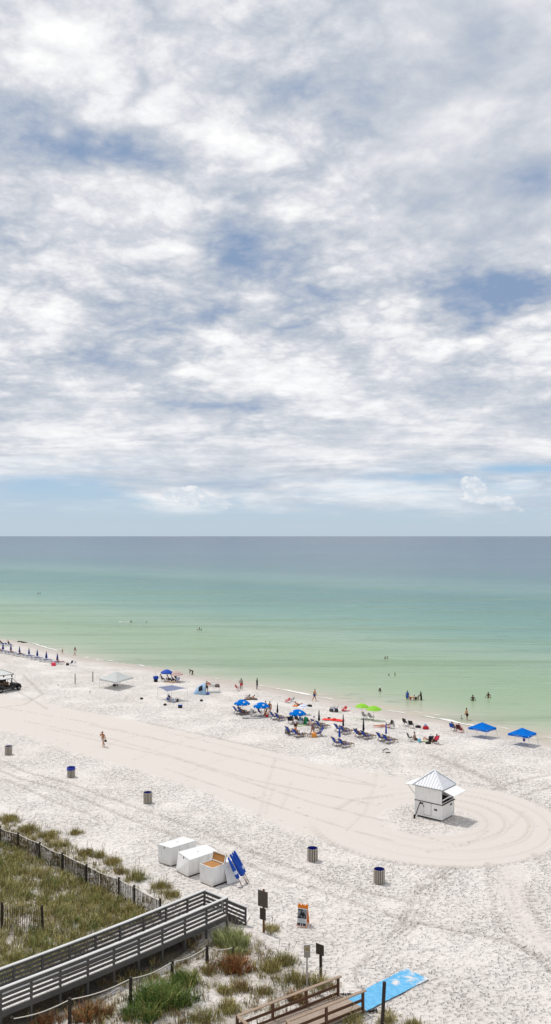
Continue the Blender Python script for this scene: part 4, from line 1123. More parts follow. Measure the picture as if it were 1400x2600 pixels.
for (fx, fy), (tx, ty), zt_, lab, pm, fo in (
   ((617,2254),(579.5,2177),1.75,'lowest rolled blue umbrella with a pale patch leaning on the panel', M_royal, .62),
   ((627.5,2244),(585,2169),1.92,'middle rolled blue umbrella in the leaning bundle', M_royal, .60),
   ((631.5,2239),(595,2160),2.0,'rightmost rolled blue umbrella in the bundle, its tip standing highest', M_royal, .62),
   ((629,2243),(590.5,2164.5),1.96,'rolled blue umbrella second from the right in the leaning bundle', M_royal, .58)):
    f = G(fx,fy); top = P(tx,ty,zt_); d_ = top-f; L = d_.length
    t = thing('closed_umbrella', lab, 'umbrella', f, 0, 'rolled umbrellas leaning by the storage boxes')
    t.rotation_euler = d_.to_track_quat('Z','Y').to_euler()
    c_ = MB().lathe([(.02,L),(.06,L-.03),(.095,L-.5),(.135,fo+.25),(.11,fo+.03),(.03,fo)], 14, mod=lambda k,n,r,z: 1+.12*math.sin(k*math.pi*8/n)).obj('cover', pm, t, True)
    MB().tube([(0,0,-.05),(0,0,L-.05)], .02, 7).obj('pole', M_wood, t)
    if 'pale patch' in lab or 'rightmost' in lab: 
        MB().lathe([(.133,fo+.30),(.125,fo+.52)], 14, mod=lambda k,n,r,z: (1.08+.12*math.sin(k*math.pi*8/n))).obj('logo', mat('scuffed_logo', (190,200,214), .7, .3, 30), c_)

# ---- slat fences
def slat_fence(label, tops, bots, posts, seed, wire=True, lean_last=0):
    rnd = random.Random(seed)
    bp = [G(*b) for b in bots]; t = thing('slat_fence', label, 'fence', bp[0], 0)
    # heights from the photo: top pixel row above the foot point
    hs = [max(.8, min(1.45, (b[1]-a[1])/(F/g.y))) for a, b, g in zip(tops, bots, bp)]
    for i in range(len(bp)-1):
        a, b = bp[i], bp[i+1]; L = (b-a).length; n = int(L/.115); mb = MB()
        tilt = rnd.uniform(-.12,.12) if i != 2 else .35
        for k in range(n):
            u = (k+.5)/n; q = a.lerp(b,u); q.z = H(q.x,q.y); hh = hs[i]*(1-u)+hs[i+1]*u-.06*math.sin(math.pi*u)+rnd.uniform(-.03,.03)
            dr = (b-a).normalized()*(tilt*math.sin(math.pi*u)+rnd.uniform(-.025,.025))
            mb.bar(q-Vector((0,0,.12)), q+dr+Vector((0,0,hh)), .046, .014, (b-a).normalized())
        mb.obj('slat_panel', M_picket, t, world=True)
        w = MB()
        for fz in (.25,.6,.93):
            w.tube([V3(a.lerp(b,u/6), H(a.lerp(b,u/6).x,a.lerp(b,u/6).y)+fz*(hs[i]*(1-u/6)+hs[i+1]*u/6-.06*math.sin(math.pi*u/6))) for u in range(7)], .008, 4)
        w.obj('wire', M_steel, t, world=True)
    for i, g in enumerate(bp):
        if posts[i]:
            hh = hs[i]+.12
            MB().tube([g-Vector((0,0,.3)), g+Vector((lean_last if i == len(bp)-1 else 0,0,hh))], .075, 8).obj('post', M_post, t, world=True)
    if wire:
        rb = MB(); pts = []
        for i in range(len(bp)-1):
            for u in range(6):
                q = bp[i].lerp(bp[i+1],u/6); pts.append(V3(q, H(q.x,q.y)+hs[i]*(1-u/6)+hs[i+1]*u/6-.07*math.sin(math.pi*u/6)+.02))
        q = bp[-1]; pts.append(V3(q,q.z+hs[-1])); rb.tube(pts, .022, 6).obj('top_rope', M_rope, t, world=True)
slat_fence('long weathered slat fence with a pale top rope running along the dune edge',
  [(-110,2065),(0,2103),(47,2119),(101,2144),(159,2170),(220,2200),(302,2234),(341,2254),(407,2288)],
  [(-110,2104),(0,2143),(47,2161),(101,2187),(159,2216),(220,2247),(302,2283),(341,2301),(407,2332)], [1,1,1,1,1,1,1,1,1], 3)
slat_fence('short isolated length of slat fence inside the grassy dune', [(5,2297),(55,2301),(103,2307)], [(5,2361),(55,2364),(111,2368)], [1,0,1], 5, False, -.12)

# ---- rope fence beside the boardwalk
def rope_fence():
    feet = [(30,2650),(177,2602),(332,2554),(437.6,2484),(526,2446),(592,2428)]; tops = [2585,2536,2483,2440,2401.6,2404]
    fp = [G(*f) for f in feet]; t = thing('rope_fence', 'low fence of dark posts strung with pale rope beside the boardwalk', 'fence', fp[1])
    hs = [(f[1]-tt)/(F/g.y) for f, tt, g in zip(feet, tops, fp)]
    hs[-1] = .55
    for i, (g, hh) in enumerate(zip(fp, hs)):
        MB().tube([g-Vector((0,0,.3)), g+Vector((0,0,hh))], .085 if i < 5 else .04, 9).obj('post', M_post, t, world=True)
    for i in range(len(fp)-1):
        a, b = fp[i]+Vector((0,0,hs[i]-.08)), fp[i+1]+Vector((0,0,hs[i+1]-.08))
        MB().tube([a.lerp(b,u/10)-Vector((0,0,.14*math.sin(math.pi*u/10))) for u in range(11)], .022, 6).obj('rope', M_rope, t, world=True)
rope_fence()
g = G(970,2606); t = thing('timber_post', 'tall dark timber post standing beside the blue mat', 'post', g)
MB().tube([(0,0,-.3),(.13,0,(2606-2497)/(F/g.y))], [.09,.085], 10).obj('post', M_post, t)
t = thing('shoe_pile', 'row of black flip-flops left by the top corner of the mat', 'shoes', G(878,2527))
for k in range(7):
    s = MB().ell((-.36+.12*k,.02*(k%3),.05), (.11,.05,.03), 8, 4, Matrix.Rotation(.5*k,3,'Z')); o = s.obj('sandal', M_black, t, True)
    MB().tube([(-.36+.12*k,.02*(k%3)-.04,.06),(-.36+.12*k,.02*(k%3),.10),(-.36+.12*k,.02*(k%3)+.04,.06)], .008, 5).obj('strap', M_black, o)
t = thing('shoe_pile', 'dark pair of shoes dropped on sand below the near mat edge', 'shoes', G(945,2571))
for k in range(3): MB().ell((.16*k-.1,.05*k,.06), (.14,.06,.06), 8, 5, Matrix.Rotation(.7*k,3,'Z')).obj('shoe', M_black, t, True)

# ================================================================== GRASS
def lay(n): return rng.random(n)
def grass_mesh(px, py, nb, hgt, spread, cols, wid, curl=.5, clump_tilt=.5):
    """px,py clump centres; nb blades each. returns vertex/face/colour arrays"""
    n = len(px)*nb
    cx = np.repeat(px, nb); cy = np.repeat(py, nb); hh = np.repeat(hgt, nb)*(0.45+.7*rng.random(n)); sp = np.repeat(spread, nb)
    th = rng.random(n)*2*np.pi; rr = np.sqrt(rng.random(n))*sp
    bx = cx+rr*np.cos(th); by = cy+rr*np.sin(th); bz = height(bx, by)-.02
    ot = th+(rng.random(n)-.5)*1.6; lean = hh*(.12+curl*rng.random(n)*(.4+rr/np.maximum(sp,.01)))
    wd = wid*(.6+.8*rng.random(n)); ft = rng.random(n)*2*np.pi; wx = np.cos(ft)*wd; wy = np.sin(ft)*wd
    dx = np.cos(ot); dy = np.sin(ot)
    v = np.empty((n,5,3))
    v[:,0] = np.stack([bx-wx,by-wy,bz],1); v[:,1] = np.stack([bx+wx,by+wy,bz],1)
    mx, my, mz = bx+dx*lean*.35, by+dy*lean*.35, bz+hh*.62
    v[:,2] = np.stack([mx-wx*.75,my-wy*.75,mz],1); v[:,3] = np.stack([mx+wx*.75,my+wy*.75,mz],1)
    v[:,4] = np.stack([bx+dx*lean,by+dy*lean,bz+hh*(1-.25*rng.random(n))],1)
    cc = np.array([lin(c) for c in cols]); ci = np.repeat(rng.integers(0,len(cols),len(px)), nb)
    mixr = rng.random(n) < .45; ci = np.where(mixr, rng.integers(0,len(cols),n), ci)
    col = cc[ci]*(.95+2.1*rng.random(n)**1.4)[:,None]
    return v, col
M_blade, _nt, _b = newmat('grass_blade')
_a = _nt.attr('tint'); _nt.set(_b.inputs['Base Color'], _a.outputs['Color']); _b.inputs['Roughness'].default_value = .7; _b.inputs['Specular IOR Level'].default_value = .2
def grass_obj(name, parts, parent=None, loc=(0,0,0)):
    v = np.concatenate([p[0] for p in parts]); col = np.concatenate([p[1] for p in parts]); n = len(v)
    v = v-np.array(loc)
    me = bpy.data.meshes.new(name); me.vertices.add(n*5); me.vertices.foreach_set('co', v.reshape(-1))
    b = np.arange(n)*5
    q = np.stack([b,b+1,b+3,b+2],1); tr = np.stack([b+2,b+3,b+4],1)
    li = np.concatenate([q.ravel(), tr.ravel()]); me.loops.add(len(li)); me.loops.foreach_set('vertex_index', li)
    me.polygons.add(2*n); me.polygons.foreach_set('loop_start', np.concatenate([np.arange(n)*4, n*4+np.arange(n)*3]))
    me.update(calc_edges=True)
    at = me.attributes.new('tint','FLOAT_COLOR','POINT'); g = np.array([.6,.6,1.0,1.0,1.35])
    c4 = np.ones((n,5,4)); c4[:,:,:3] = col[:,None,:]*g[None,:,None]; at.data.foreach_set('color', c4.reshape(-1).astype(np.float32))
    me.materials.append(M_blade)
    o = bpy.data.objects.new(name, me); C.objects.link(o); o.location = loc
    if parent is not None: o.parent = parent
    return o
OLIVE = [(126,120,74),(108,106,62),(146,136,88),(98,94,58),(122,106,68)]
BROWN = [(104,84,58),(88,70,46),(120,100,72)]
STRAW = [(176,168,130),(156,150,112)]
GREEN = [(74,92,44),(86,104,52),(62,80,38)]
RUST = [(118,74,44),(100,62,36),(134,92,56),(90,66,44),(112,100,66)]
BW0 = P(0,2485,1.0); BW1 = P(549,2268,1.0)
def scatter(poly_px, dens, thr, seed, keep=None):
    pl = G0(poly_px); x0, y0 = pl.min(0); x1, y1 = pl.max(0); n = int((x1-x0)*(y1-y0)*dens)
    x = x0+rng.random(n)*(x1-x0); y = y0+rng.random(n)*(y1-y0)
    m = (polydist(x,y,pl) > 0)&(fbm(x*.55,y*.55,seed)+.25*fbm(x*2,y*2,seed+5) > thr+.15*(rng.random(n)-.5))
    # keep the walkway itself clear
    ex, ey = BW1.x-BW0.x, BW1.y-BW0.y; L = math.hypot(ex,ey); dd = ((x-BW0.x)*ey-(y-BW0.y)*ex)/L
    m &= ~((np.abs(dd) < .95)&(x < BW1.x+1.5))
    return x[m], y[m]
inner = [(-500,2030),(-110,2108),(0,2146),(101,2190),(220,2252),(302,2287),(407,2336),(330,2368),(120,2458),(0,2508),(-200,2590),(-500,2700)]
outer = [(-400,1985),(0,2068),(110,2108),(200,2150),(330,2212),(430,2268),(480,2305),(407,2332),(302,2283),(220,2247),(101,2187),(0,2143),(-400,2020)]
south = [(-300,2720),(0,2590),(180,2518),(380,2432),(520,2372),(600,2358),(660,2392),(720,2430),(840,2500),(870,2545),(700,2590),(600,2640),(500,2760),(-300,2900)]
parts = []
x, y = scatter(inner, 17, .405, 71); parts.append(grass_mesh(x,y,19,.34+.22*rng.random(len(x)),.12+.16*rng.random(len(x)),OLIVE+STRAW+OLIVE[:3]+BROWN[:1],.011))
x, y = scatter(inner, 3.0, .50, 91); parts.append(grass_mesh(x,y,30,.5+.25*rng.random(len(x)),.2+.15*rng.random(len(x)),OLIVE[:2]+GREEN[:1],.012))
x, y = scatter(outer, 9, .47, 77); parts.append(grass_mesh(x,y,14,.32+.2*rng.random(len(x)),.12+.12*rng.random(len(x)),OLIVE+BROWN[:1],.011))
x, y = scatter(south, 8, .50, 83); parts.append(grass_mesh(x,y,14,.30+.2*rng.random(len(x)),.12+.12*rng.random(len(x)),OLIVE+BROWN,.011))
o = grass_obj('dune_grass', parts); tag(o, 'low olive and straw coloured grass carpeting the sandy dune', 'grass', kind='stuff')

def tuft(label, px, py, rx, hgt, cols, n=14, nb=34, wid=.012, name='grass_tuft', cat='grass tuft', curl=.55, stalks=0):
    c = G(px,py); a = rng.random(n)*2*np.pi; r = (.10+.95*rng.random(n)**.9)*rx*(1+.32*np.sin(a*2+px)+.18*np.sin(a*3+py))
    xs, ys = c.x+r*np.cos(a)*1.1, c.y+r*np.sin(a)*.9
    ps = [grass_mesh(xs,ys,nb,hgt*(1.15-.55*r/(rx*1.3))*(.55+.75*rng.random(n)),.14+.16*rng.random(n),cols,wid,curl)]
    t = thing(name, label, cat, c)
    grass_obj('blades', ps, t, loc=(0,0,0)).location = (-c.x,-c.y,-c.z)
    if stalks:
        mb = MB()
        for k in range(stalks):
            an = random.uniform(0,6.28); rr = random.uniform(0,rx*.8); q = Vector((rr*math.cos(an), rr*math.sin(an), 0)); hh = hgt*random.uniform(1.3,2.0); ln = Vector((random.uniform(-.15,.35),random.uniform(-.15,.15),0))*hh
            mb.tube([q, q+ln*.35+Vector((0,0,hh*.6)), q+ln+Vector((0,0,hh))], [.010,.008,.016], 4)
        mb.obj('seed_stalks', mat('seed_stalk', (150,140,112), .9, .2), t)
    return t
tuft('large deep green bush of tall grass behind the rope fence', 402,2552,1.35,.95,GREEN+GREEN+OLIVE[:1],90,56,.013,'grass_bush','bush',.6)
tuft('green grass bush hugging the boardwalk side of the large green one', 470,2500,.8,.7,GREEN+OLIVE[:2],26,50,.013,'grass_bush','bush',.6)
tuft('tall pale green grass growing at the foot of the boardwalk steps', 588,2400,1.0,.85,[(132,136,92),(116,122,80),(150,150,108),(96,104,66)],44,50,.013,'grass_bush','bush',.45,5)
tuft('rust red bush in front of the tall pale grass', 592,2462,.85,.75,RUST,30,55,.014,'rust_bush','bush',.7)
tuft('rust red low bush under the left end of the rope fence', 222,2582,.85,.65,RUST+BROWN[:1],26,50,.014,'rust_bush','bush',.7)
tuft('small rust red bush at the bottom left under the boardwalk', 120,2598,.5,.5,RUST+BROWN,12,45,.013,'rust_bush','bush',.7)
tuft('brown rusty tuft under the left ramp handrail', 757,2540,.5,.45,RUST[:2]+BROWN+OLIVE[:1],12,45,.013,'rust_bush','bush',.7)
T = [(690,2362,.32,.42,'windblown tuft at the foot of the tall two-board sign',STRAW+OLIVE,3),(685,2462,.6,.6,'grey green tuft left of the notice board nearest the rust bush',OLIVE,3),(724,2446,.5,.62,'upright grey green tuft left of the grey notice board',OLIVE+GREEN[:1],4),
 (748,2495,.75,.7,'broad olive tuft just left of the notice post',OLIVE+BROWN[:1],3),(812,2502,.55,.55,'olive tuft round the foot of the square brown sign',OLIVE+STRAW[:1],4),(612,2510,.45,.42,'round brown tuft alone on white sand below the rust bush',BROWN+OLIVE[:1],0),
 (668,2520,.45,.4,'thin tuft on white sand left of the ramp corner post',OLIVE+BROWN[:1],2),(582,2560,.55,.5,'grey green tuft at the bottom edge left of the ramp',OLIVE,2),(515,2590,.6,.55,'olive tuft at the bottom edge right of the big green bush',OLIVE+GREEN[:1],2),
 (575,2520,.35,.42,'slim upright tuft between the green bush and the round brown tuft',OLIVE,2),(530,2470,.4,.42,'brown tuft beside the rightmost rope fence post',BROWN+OLIVE[:2],2),(985,2590,.45,.42,'sparse tuft at the foot of the tall timber post',OLIVE+STRAW[:1],3),(905,2592,.4,.4,'sparse tuft beside the right ramp handrail',OLIVE+STRAW[:1],3),(1050,2604,.4,.35,'thin green tuft at the bottom edge right of the timber post',OLIVE,2),
 (28,2082,.7,.55,'tuft at the left edge above the slat fence',OLIVE,3),(72,2110,.6,.6,'dense dark olive tuft behind the second slat fence post',OLIVE,4),(118,2128,.85,.65,'widest olive tuft on the beach side of the slat fence',OLIVE,5),(150,2148,.6,.5,'low olive tuft against the beach side of the slat fence',OLIVE+STRAW[:1],3),
 (190,2118,.4,.45,'wispy tuft farthest out on the sand with bare stalks',OLIVE,6),(218,2168,.5,.5,'dark brown tuft halfway along the beach side of the slat fence',BROWN+OLIVE[:2],4),(254,2176,.4,.5,'stalky tuft right of the dark brown one',OLIVE,5),(288,2192,.5,.55,'upright olive tuft on the sand left of the storage boxes',OLIVE,3),
 (304,2216,.45,.45,'low brown tuft behind the right part of the slat fence',OLIVE+BROWN[:1],2),(352,2232,.6,.7,'tall bushy tuft near the right end of the slat fence',OLIVE+GREEN[:1],5),(410,2252,.4,.5,'tuft on the sand just left of the sloping storage box',OLIVE,4),(438,2276,.5,.5,'tuft against the far boardwalk railing below the storage boxes',OLIVE,3),
 (30,2440,.6,.55,'pale green tuft beside the far boardwalk railing at the left edge',[(132,136,92),(116,122,80)]+OLIVE,3),(330,2318,.7,.6,'tall brown green tuft inside the slat fence near its right end',OLIVE+BROWN[:1],4),(250,2275,.9,.65,'wide grey green tuft inside the slat fence at its middle post',OLIVE+GREEN[:1],4)]
for px, py, rx, hg, lab, cols, stk in T: tuft(lab, px, py, rx*1.15, hg, cols, int(12+30*rx), 25, .010, stalks=stk)
# ================================================================== BARRELS AND THE HUT
bar0 = None
for i, (px, py, over, rz, lab) in enumerate((
   (22,1916,0,0,'slatted trash barrel at the left edge below the utility vehicle'),
   (181,1972.5,1,.4,'slatted trash barrel with a bright blue liner folded far over its rim'),
   (375.5,2038,0,1.1,'slatted trash barrel standing alone between tyre tracks in the middle left'),
   (794,2185.5,0,.7,'slatted trash barrel just below the groomed turning circle'),
   (963.5,2241,0,1.9,'nearest slatted trash barrel, below the white hut'))):
    g = G(px,py)
    if bar0 is None: bar0 = make_barrel(lab, 'slatted trash barrels along the beach'); t = bar0; t.location = g; t.rotation_euler.z = rz
    else: t = dup(bar0, g, rz, lab)
    if i > 0 or True: pass
    barrel_list = globals().setdefault('BL', []); barrel_list.append((t, over))
for t, over in BL: barrel_liner(t, over)

def build_hut():
    Fp, Lp, Rp = G(1122,2087), G(1055,2071), G(1157.6,2072.5)
    e1 = (Lp-Fp); e1.z = 0; w1 = e1.length; e1.normalize(); e2 = Vector((e1.y,-e1.x,0))
    if e2.dot(Rp-Fp) < 0: e2 = -e2
    w2 = (Rp-Fp).dot(e2)*1.04
    Fp = Vector((Fp.x,Fp.y,H(Fp.x,Fp.y)))
    t = thing('beach_hut', 'white rental hut with metal hip roof and propped hatches in the groomed sand circle', 'hut', Fp+e1*w1/2+e2*w2/2)
    q = lambda a,b,z: Fp+e1*a+e2*b+Vector((0,0,z))
    rz = math.atan2(e1.y,e1.x)
    def slab(a0,a1,b0,b1,z0,z1): 
        return [q(a0,b0,z0),q(a1,b0,z0),q(a1,b1,z0),q(a0,b1,z0)], [q(a0,b0,z1),q(a1,b0,z1),q(a1,b1,z1),q(a0,b1,z1)]
    zb, zc, zt = .16, 1.30, 2.60
    # skids and trailer foot
    for b in (.15, w2-.27): MB().hexa(*slab(.1,w1-.1,b,b+.12,-.03,zb-.03)).obj('skid', M_black, t, world=True)
    MB().hexa(*slab(-.02,w1+.02,-.02,w2+.02,zb-.03,zb+.06)).obj('floor_frame', M_white, t, world=True)
    low = MB(); low.hexa(*slab(0,w1,0,w2,zb+.06,zc)); low.obj('lower_wall', M_hutw, t, world=True, bevel=.01)
    tr = MB()
    for a in (0,w1):
        for b in (0,w2):
            tr.hexa(*slab(a-.035,a+.035,b-.035,b+.035,zb+.06,zc-.004))
    tr.obj('corner_trim', M_white, t, world=True)
    ct = MB().hexa(*slab(-.10,w1+.05,-.05,w2+.10,zc,zc+.045)); ct.obj('counter', M_dark, t, world=True)
    # door and hardware on the front-left face
    d = MB().hexa(*slab(w1*.40,w1*.66,-.018,0,zb+.12,zc-.02)).obj('door', M_hutw, t, world=True)
    MB().hexa(*slab(w1*.40-.012,w1*.40,-.02,.0,zb+.12,zc-.02)).obj('gap_line', M_dark, d, world=True)
    MB().hexa(*slab(w1*.66,w1*.66+.010,-.02,.0,zb+.12,zc-.02)).obj('gap_line', mat('thin_gap', (150,148,144), .8), d, world=True)
    MB().hexa(*slab(w1*.40,w1*.66,-.02,.0,zb+.11,zb+.122)).obj('gap_line', M_dark, d, world=True)
    for a0, z in ((w1*.17,zc-.52),(w1*.70,zc-.23)):
        l = MB().hexa(*slab(a0,a0+.25,-.022,0,z,z+.14)).obj('latch', M_black, t, world=True)
        MB().hexa(*slab(a0+.05,a0+.20,-.03,-.022,z+.05,z+.08)).obj('latch_bar', M_steel, l, world=True)
    MB().hexa(*slab(w1*.66,w1*.685,-.03,0,zc-.42,zc-.27)).obj('door_handle', M_black, d, world=True)
    l = MB().hexa([q(-.022,w2*.70,zc-.34),q(0,w2*.70,zc-.34),q(0,w2*.86,zc-.34),q(-.022,w2*.86,zc-.34)],[q(-.022,w2*.70,zc-.2),q(0,w2*.70,zc-.2),q(0,w2*.86,zc-.2),q(-.022,w2*.86,zc-.2)]).obj('latch', M_black, t, world=True)
    MB().hexa([q(-.03,w2*.74,zc-.29),q(-.022,w2*.74,zc-.29),q(-.022,w2*.82,zc-.29),q(-.03,w2*.82,zc-.29)],[q(-.03,w2*.74,zc-.25),q(-.022,w2*.74,zc-.25),q(-.022,w2*.82,zc-.25),q(-.03,w2*.82,zc-.25)]).obj('latch_bar', M_steel, l, world=True)
    # upper storey: closed panels on front-left and back, open hatches at both ends
    MB().hexa(*slab(.0,w1,0,.06,zc+.045,zt)).obj('upper_wall', M_hutw, t, world=True)
    MB().hexa(*slab(.0,w1,w2-.06,w2,zc+.045,zt)).obj('upper_wall', M_hutw, t, world=True)
    fr = MB()
    for a in (.0,w1-.07):
        for b in (-.012,w2-.06): fr.hexa(*slab(a-.008,a+.078,b,b+.075,zc+.046,zt-.004))
        fr.hexa(*slab(a+.002,a+.068,.08,w2-.08,zt-.14,zt-.003)); fr.hexa(*slab(a+.002,a+.068,.08,w2-.08,zc+.05,zc+.10))
    fr.obj('frame', M_white, t, world=True)
    rims = MB(); rims.hexa(*slab(.08,w1-.08,-.014,-.001,zt-.09,zt-.004)); rims.hexa(*slab(.08,w1-.08,-.014,-.001,zc+.05,zc+.09)); rims.obj('panel_trim', M_white, t, world=True)
    sh = MB(); sh.hexa(*slab(.5,w1-.4,.3,w2-.2,zc+.046,zc+.25)); sh.obj('counter_clutter', M_dark, t, world=True)
    # hip roof with raised seams
    ov = .16; zr = 3.72
    cs = [q(-ov,-ov,zt),q(w1+ov,-ov,zt),q(w1+ov,w2+ov,zt),q(-ov,w2+ov,zt)]; ap = q(w1/2,w2/2,zr)
    rf = MB(); rf.add(cs+[ap], [(0,1,4),(1,2,4),(2,3,4),(3,0,4)])
    soff = [v-Vector((0,0,.05)) for v in cs]; rf.add(cs+soff, [(0,1,5,4),(1,2,6,5),(2,3,7,6),(3,0,4,7),(4,5,6,7)])
    roof = rf.obj('roof', M_metalroof, t, world=True)
    sm = MB(); hp = MB()
    for i in range(4):
        a, b = cs[i], cs[(i+1)%4]; n = (b-a).cross(ap-a).normalized(); 
        if n.z < 0: n = -n
        m0 = (a+b)/2; L = (b-a).length
        for k in range(1,11):
            u = k/11; e = a.lerp(b,u); fr_ = 1-abs(2*u-1); top = e+(ap-m0)*fr_*.97
            sm.bar(e+n*.012, top+n*.012, .022, .03, n)
        hp.bar(a+Vector((0,0,.02)), ap+Vector((0,0,.03)), .15, .03, (0,0,1))
    sm.obj('seam', mat('roof_seam', (196,199,204), .4, .05), roof, world=True); hp.obj('hip_cap', M_metalroof, roof, world=True)
    fa = MB()
    for i in range(4):
        fa.bar(soff[i]-Vector((0,0,.012)), soff[(i+1)%4]-Vector((0,0,.012)), .03, .03)
    fa.obj('eave_shadow_trim', mat('eave_shadow_grey', (92,94,98), .6, .1), roof, world=True)  # edge strip coloured dark as the shadow under the eave
    # hatches propped up
    def hatch(a, sg, drop, ln):
        h0, h1 = q(a+sg*.02, .0, zt-.10), q(a+sg*.02, w2, zt-.10); o = e1*sg*ln-Vector((0,0,drop))
        n = Vector((0,0,.045))
        hh = MB().hexa([h0,h1,h1+o,h0+o], [h0+n,h1+n,h1+o+n,h0+o+n]).obj('hatch', M_white, t, world=True)
        for b in (.10, w2-.10):
            MB().bar(q(a+sg*.03,b,zc+.38), q(a+sg*ln*.78,b,zt-.11-drop*.78), .05, .07).obj('prop', M_white, hh, world=True)
    hatch(0, -1, .30, 1.10); hatch(w1, 1, .12, 1.0)
    # leaning tow bar
    f = G(1053,2078); tb = MB().bar(q(w1*.80,-.03,zc-.06), V3(f,.05), .05, .05).obj('tow_bar', M_black, t, world=True)
    MB().box(V3(f,.14), (.12,.12,.34), rz).obj('tow_foot', M_black, tb, world=True)
build_hut()

# ---- roofed stand behind the vehicle, and the vehicle
def build_stand():
    c = Vector((-41.8,129.0,0)); t = thing('roofed_stand', 'open dark stand with a pale grey hip roof behind the utility vehicle', 'beach stand', c, R(45))
    zt = 2.12; w, d = 1.5, 1.5
    cs = [Vector((sx*w,sy*d,zt)) for sx, sy in ((-1,-1),(1,-1),(1,1),(-1,1))]; r0, r1 = Vector((-.5,.5,2.68)), Vector((.4,-.4,2.68))
    r0, r1 = Vector((-.4,0,2.68)), Vector((.4,0,2.68))
    rf = MB().add(cs+[r0,r1], [(0,1,5,4),(1,2,5),(2,3,4,5),(3,0,4)]); rf.obj('roof', mat('pale_roof', (206,208,206), .6, .06), t)
    fa = MB()
    for i in range(4): fa.bar(cs[i]-Vector((0,0,.05)), cs[(i+1)%4]-Vector((0,0,.05)), .08, .10)
    for a, b in ((cs[1],r1),(cs[2],r1),(cs[0],r0),(cs[3],r0),(r0,r1)): fa.bar(a+Vector((0,0,.02)), b+Vector((0,0,.02)), .07, .05)
    fa.obj('roof_trim', mat('roof_trim_grey', (120,124,122), .7, .1), t)
    for x in (-1.3,0,1.3):
        for y in (-1.3,1.3): MB().box((x,y,zt/2-.05), (.13,.13,zt-.1)).obj('post', M_black, t)
    MB().box((-.3,.2,.65), (1.9,2.0,1.3)).obj('counter_base', M_black, t, bevel=.02)
build_stand()
def build_utv():
    a, b = G(48,1752), G(2,1760); d = (a-b); d.z = 0; wb = d.length; d.normalize()
    sd = Vector((-d.y,d.x,0))               # left of travel
    c = (a+b)/2+sd*.72; c.z = H(c.x,c.y)
    t = thing('utility_vehicle', 'black open-sided utility vehicle with a pale roof at the left edge', 'utility vehicle', c, math.atan2(d.y,d.x))
    hw = wb/2; M_uv = mat('black_bodywork', (20,20,23), .3, .15, 4, .5)
    body = MB(); 
    prof = [(-hw-.5,.55),(-hw-.5,1.0),(-.9,1.0),(-.8,.72),(.95,.72),(1.0,1.05),(hw-.1,1.08),(hw+.42,.88),(hw+.45,.48),(hw-.45,.40),(-hw+.5,.36)]
    n = len(prof); L = [Vector((x,.68,z)) for x,z in prof]; Rr_ = [Vector((x,-.68,z)) for x,z in prof]
    body.add(L+Rr_, [tuple(range(n)), tuple(range(2*n-1,n-1,-1))]+[(i,n+i,n+(i+1)%n,(i+1)%n) for i in range(n)])
    body.obj('body', M_uv, t, bevel=.03)
    for x in (hw,-hw):
        for y in (-.70,.70):
            w = MB(); w.lathe([(.10,-.12),(.27,-.14),(.33,-.10),(.34,0),(.33,.10),(.27,.14),(.10,.12)], 20); w.v = [(v[0],v[2],v[1]) for v in w.v]
            w.v = [(v[0]+x, v[1]+y, v[2]+.34) for v in w.v]; tw = w.obj('wheel', M_rubber, t, True)
            r = MB().lathe([(.001,-.02),(.17,-.03),(.18,.125),(.05,.15),(.001,.15)], 14); s_ = 1 if y > 0 else -1
            r.v = [(v[0]+x, v[2]*s_+y, v[1]+.34) for v in r.v]; r.obj('rim', M_steel, tw, True)
            fnd = MB().sheet(lambda u,v: (x+.44*math.cos(math.pi*u), y-.17+.34*v, .36+.44*math.sin(math.pi*u)), 10, 1); fnd.obj('fender', M_uv, t, True)
    cage = MB()
    for y in (-.66,.66):
        cage.tube([(hw-.25,y,1.05),(.55,y,1.86),(-1.3,y,1.90),(-1.42,y,.95)], .03, 6); cage.tube([(-.35,y,1.88),(-.40,y,.72)], .03, 6)
    for x, z in ((.55,1.86),(-1.3,1.9),(hw-.25,1.05)): cage.tube([(x,-.66,z),(x,.66,z)], .03, 6)
    cage.obj('roll_cage', M_black, t)
    MB().box((-.38,0,1.945), (2.05,1.46,.06)).obj('roof', mat('vehicle_roof', (204,206,204), .5, .05), t, bevel=.025)
    for x in (.15,-.95):
        MB().box((x,0,.80), (.5,1.2,.18)).obj('seat', M_dark, t, bevel=.04); MB().box((x-.27,0,1.12), (.12,1.2,.55)).obj('seat_back', mat('tan_seat', (120,98,70), .7, .2), t, bevel=.04)
    st = MB(); st.tube([(.75,.32,1.0),(.58,.32,1.2)], .025, 6); st.obj('steering_column', M_black, t)
    for y in (-.45,.45): MB().ell((hw+.43,y,.78), (.04,.10,.06), 10, 6).obj('headlight', M_steel, t, True)
    MB().tube([(hw+.30,.60,.8),(hw+.30,.60,2.2)], .02, 6).obj('whip_flag_pole', M_steel, t)
    MB().box((-hw-.05,0,1.08), (.9,1.3,.30)).obj('cargo_bed', M_uv, t, bevel=.02)
    MB().bar((hw+.5,-.5,.55),(hw+.5,.5,.55),.05,.18).obj('bumper', M_black, t)
build_utv()

# ================================================================== POSTS, TENTS, SHADES
for px, py, h_, lab in ((191,1737,1.62,'grey post standing in the sand left of its pair'),(236,1731,1.6,'grey post standing nearest the white canopy tent')):
    t = thing('beach_post', lab, 'post', G(px,py)); MB().tube([(0,0,-.3),(0,0,h_)], [.07,.065], 9).obj('post', wood('grey_post', (96,94,90), .3, (8,8,1)), t)
for px, py, lab in ((148,1741,'tiny grey stake in open sand below the grey posts'),(229,1758.5,'tiny grey stake below the white canopy tent')):
    t = thing('marker_stake', lab, 'stake', G(px,py)); MB().tube([(0,0,-.1),(0,0,.30)], .045, 6).obj('stake', M_post, t)

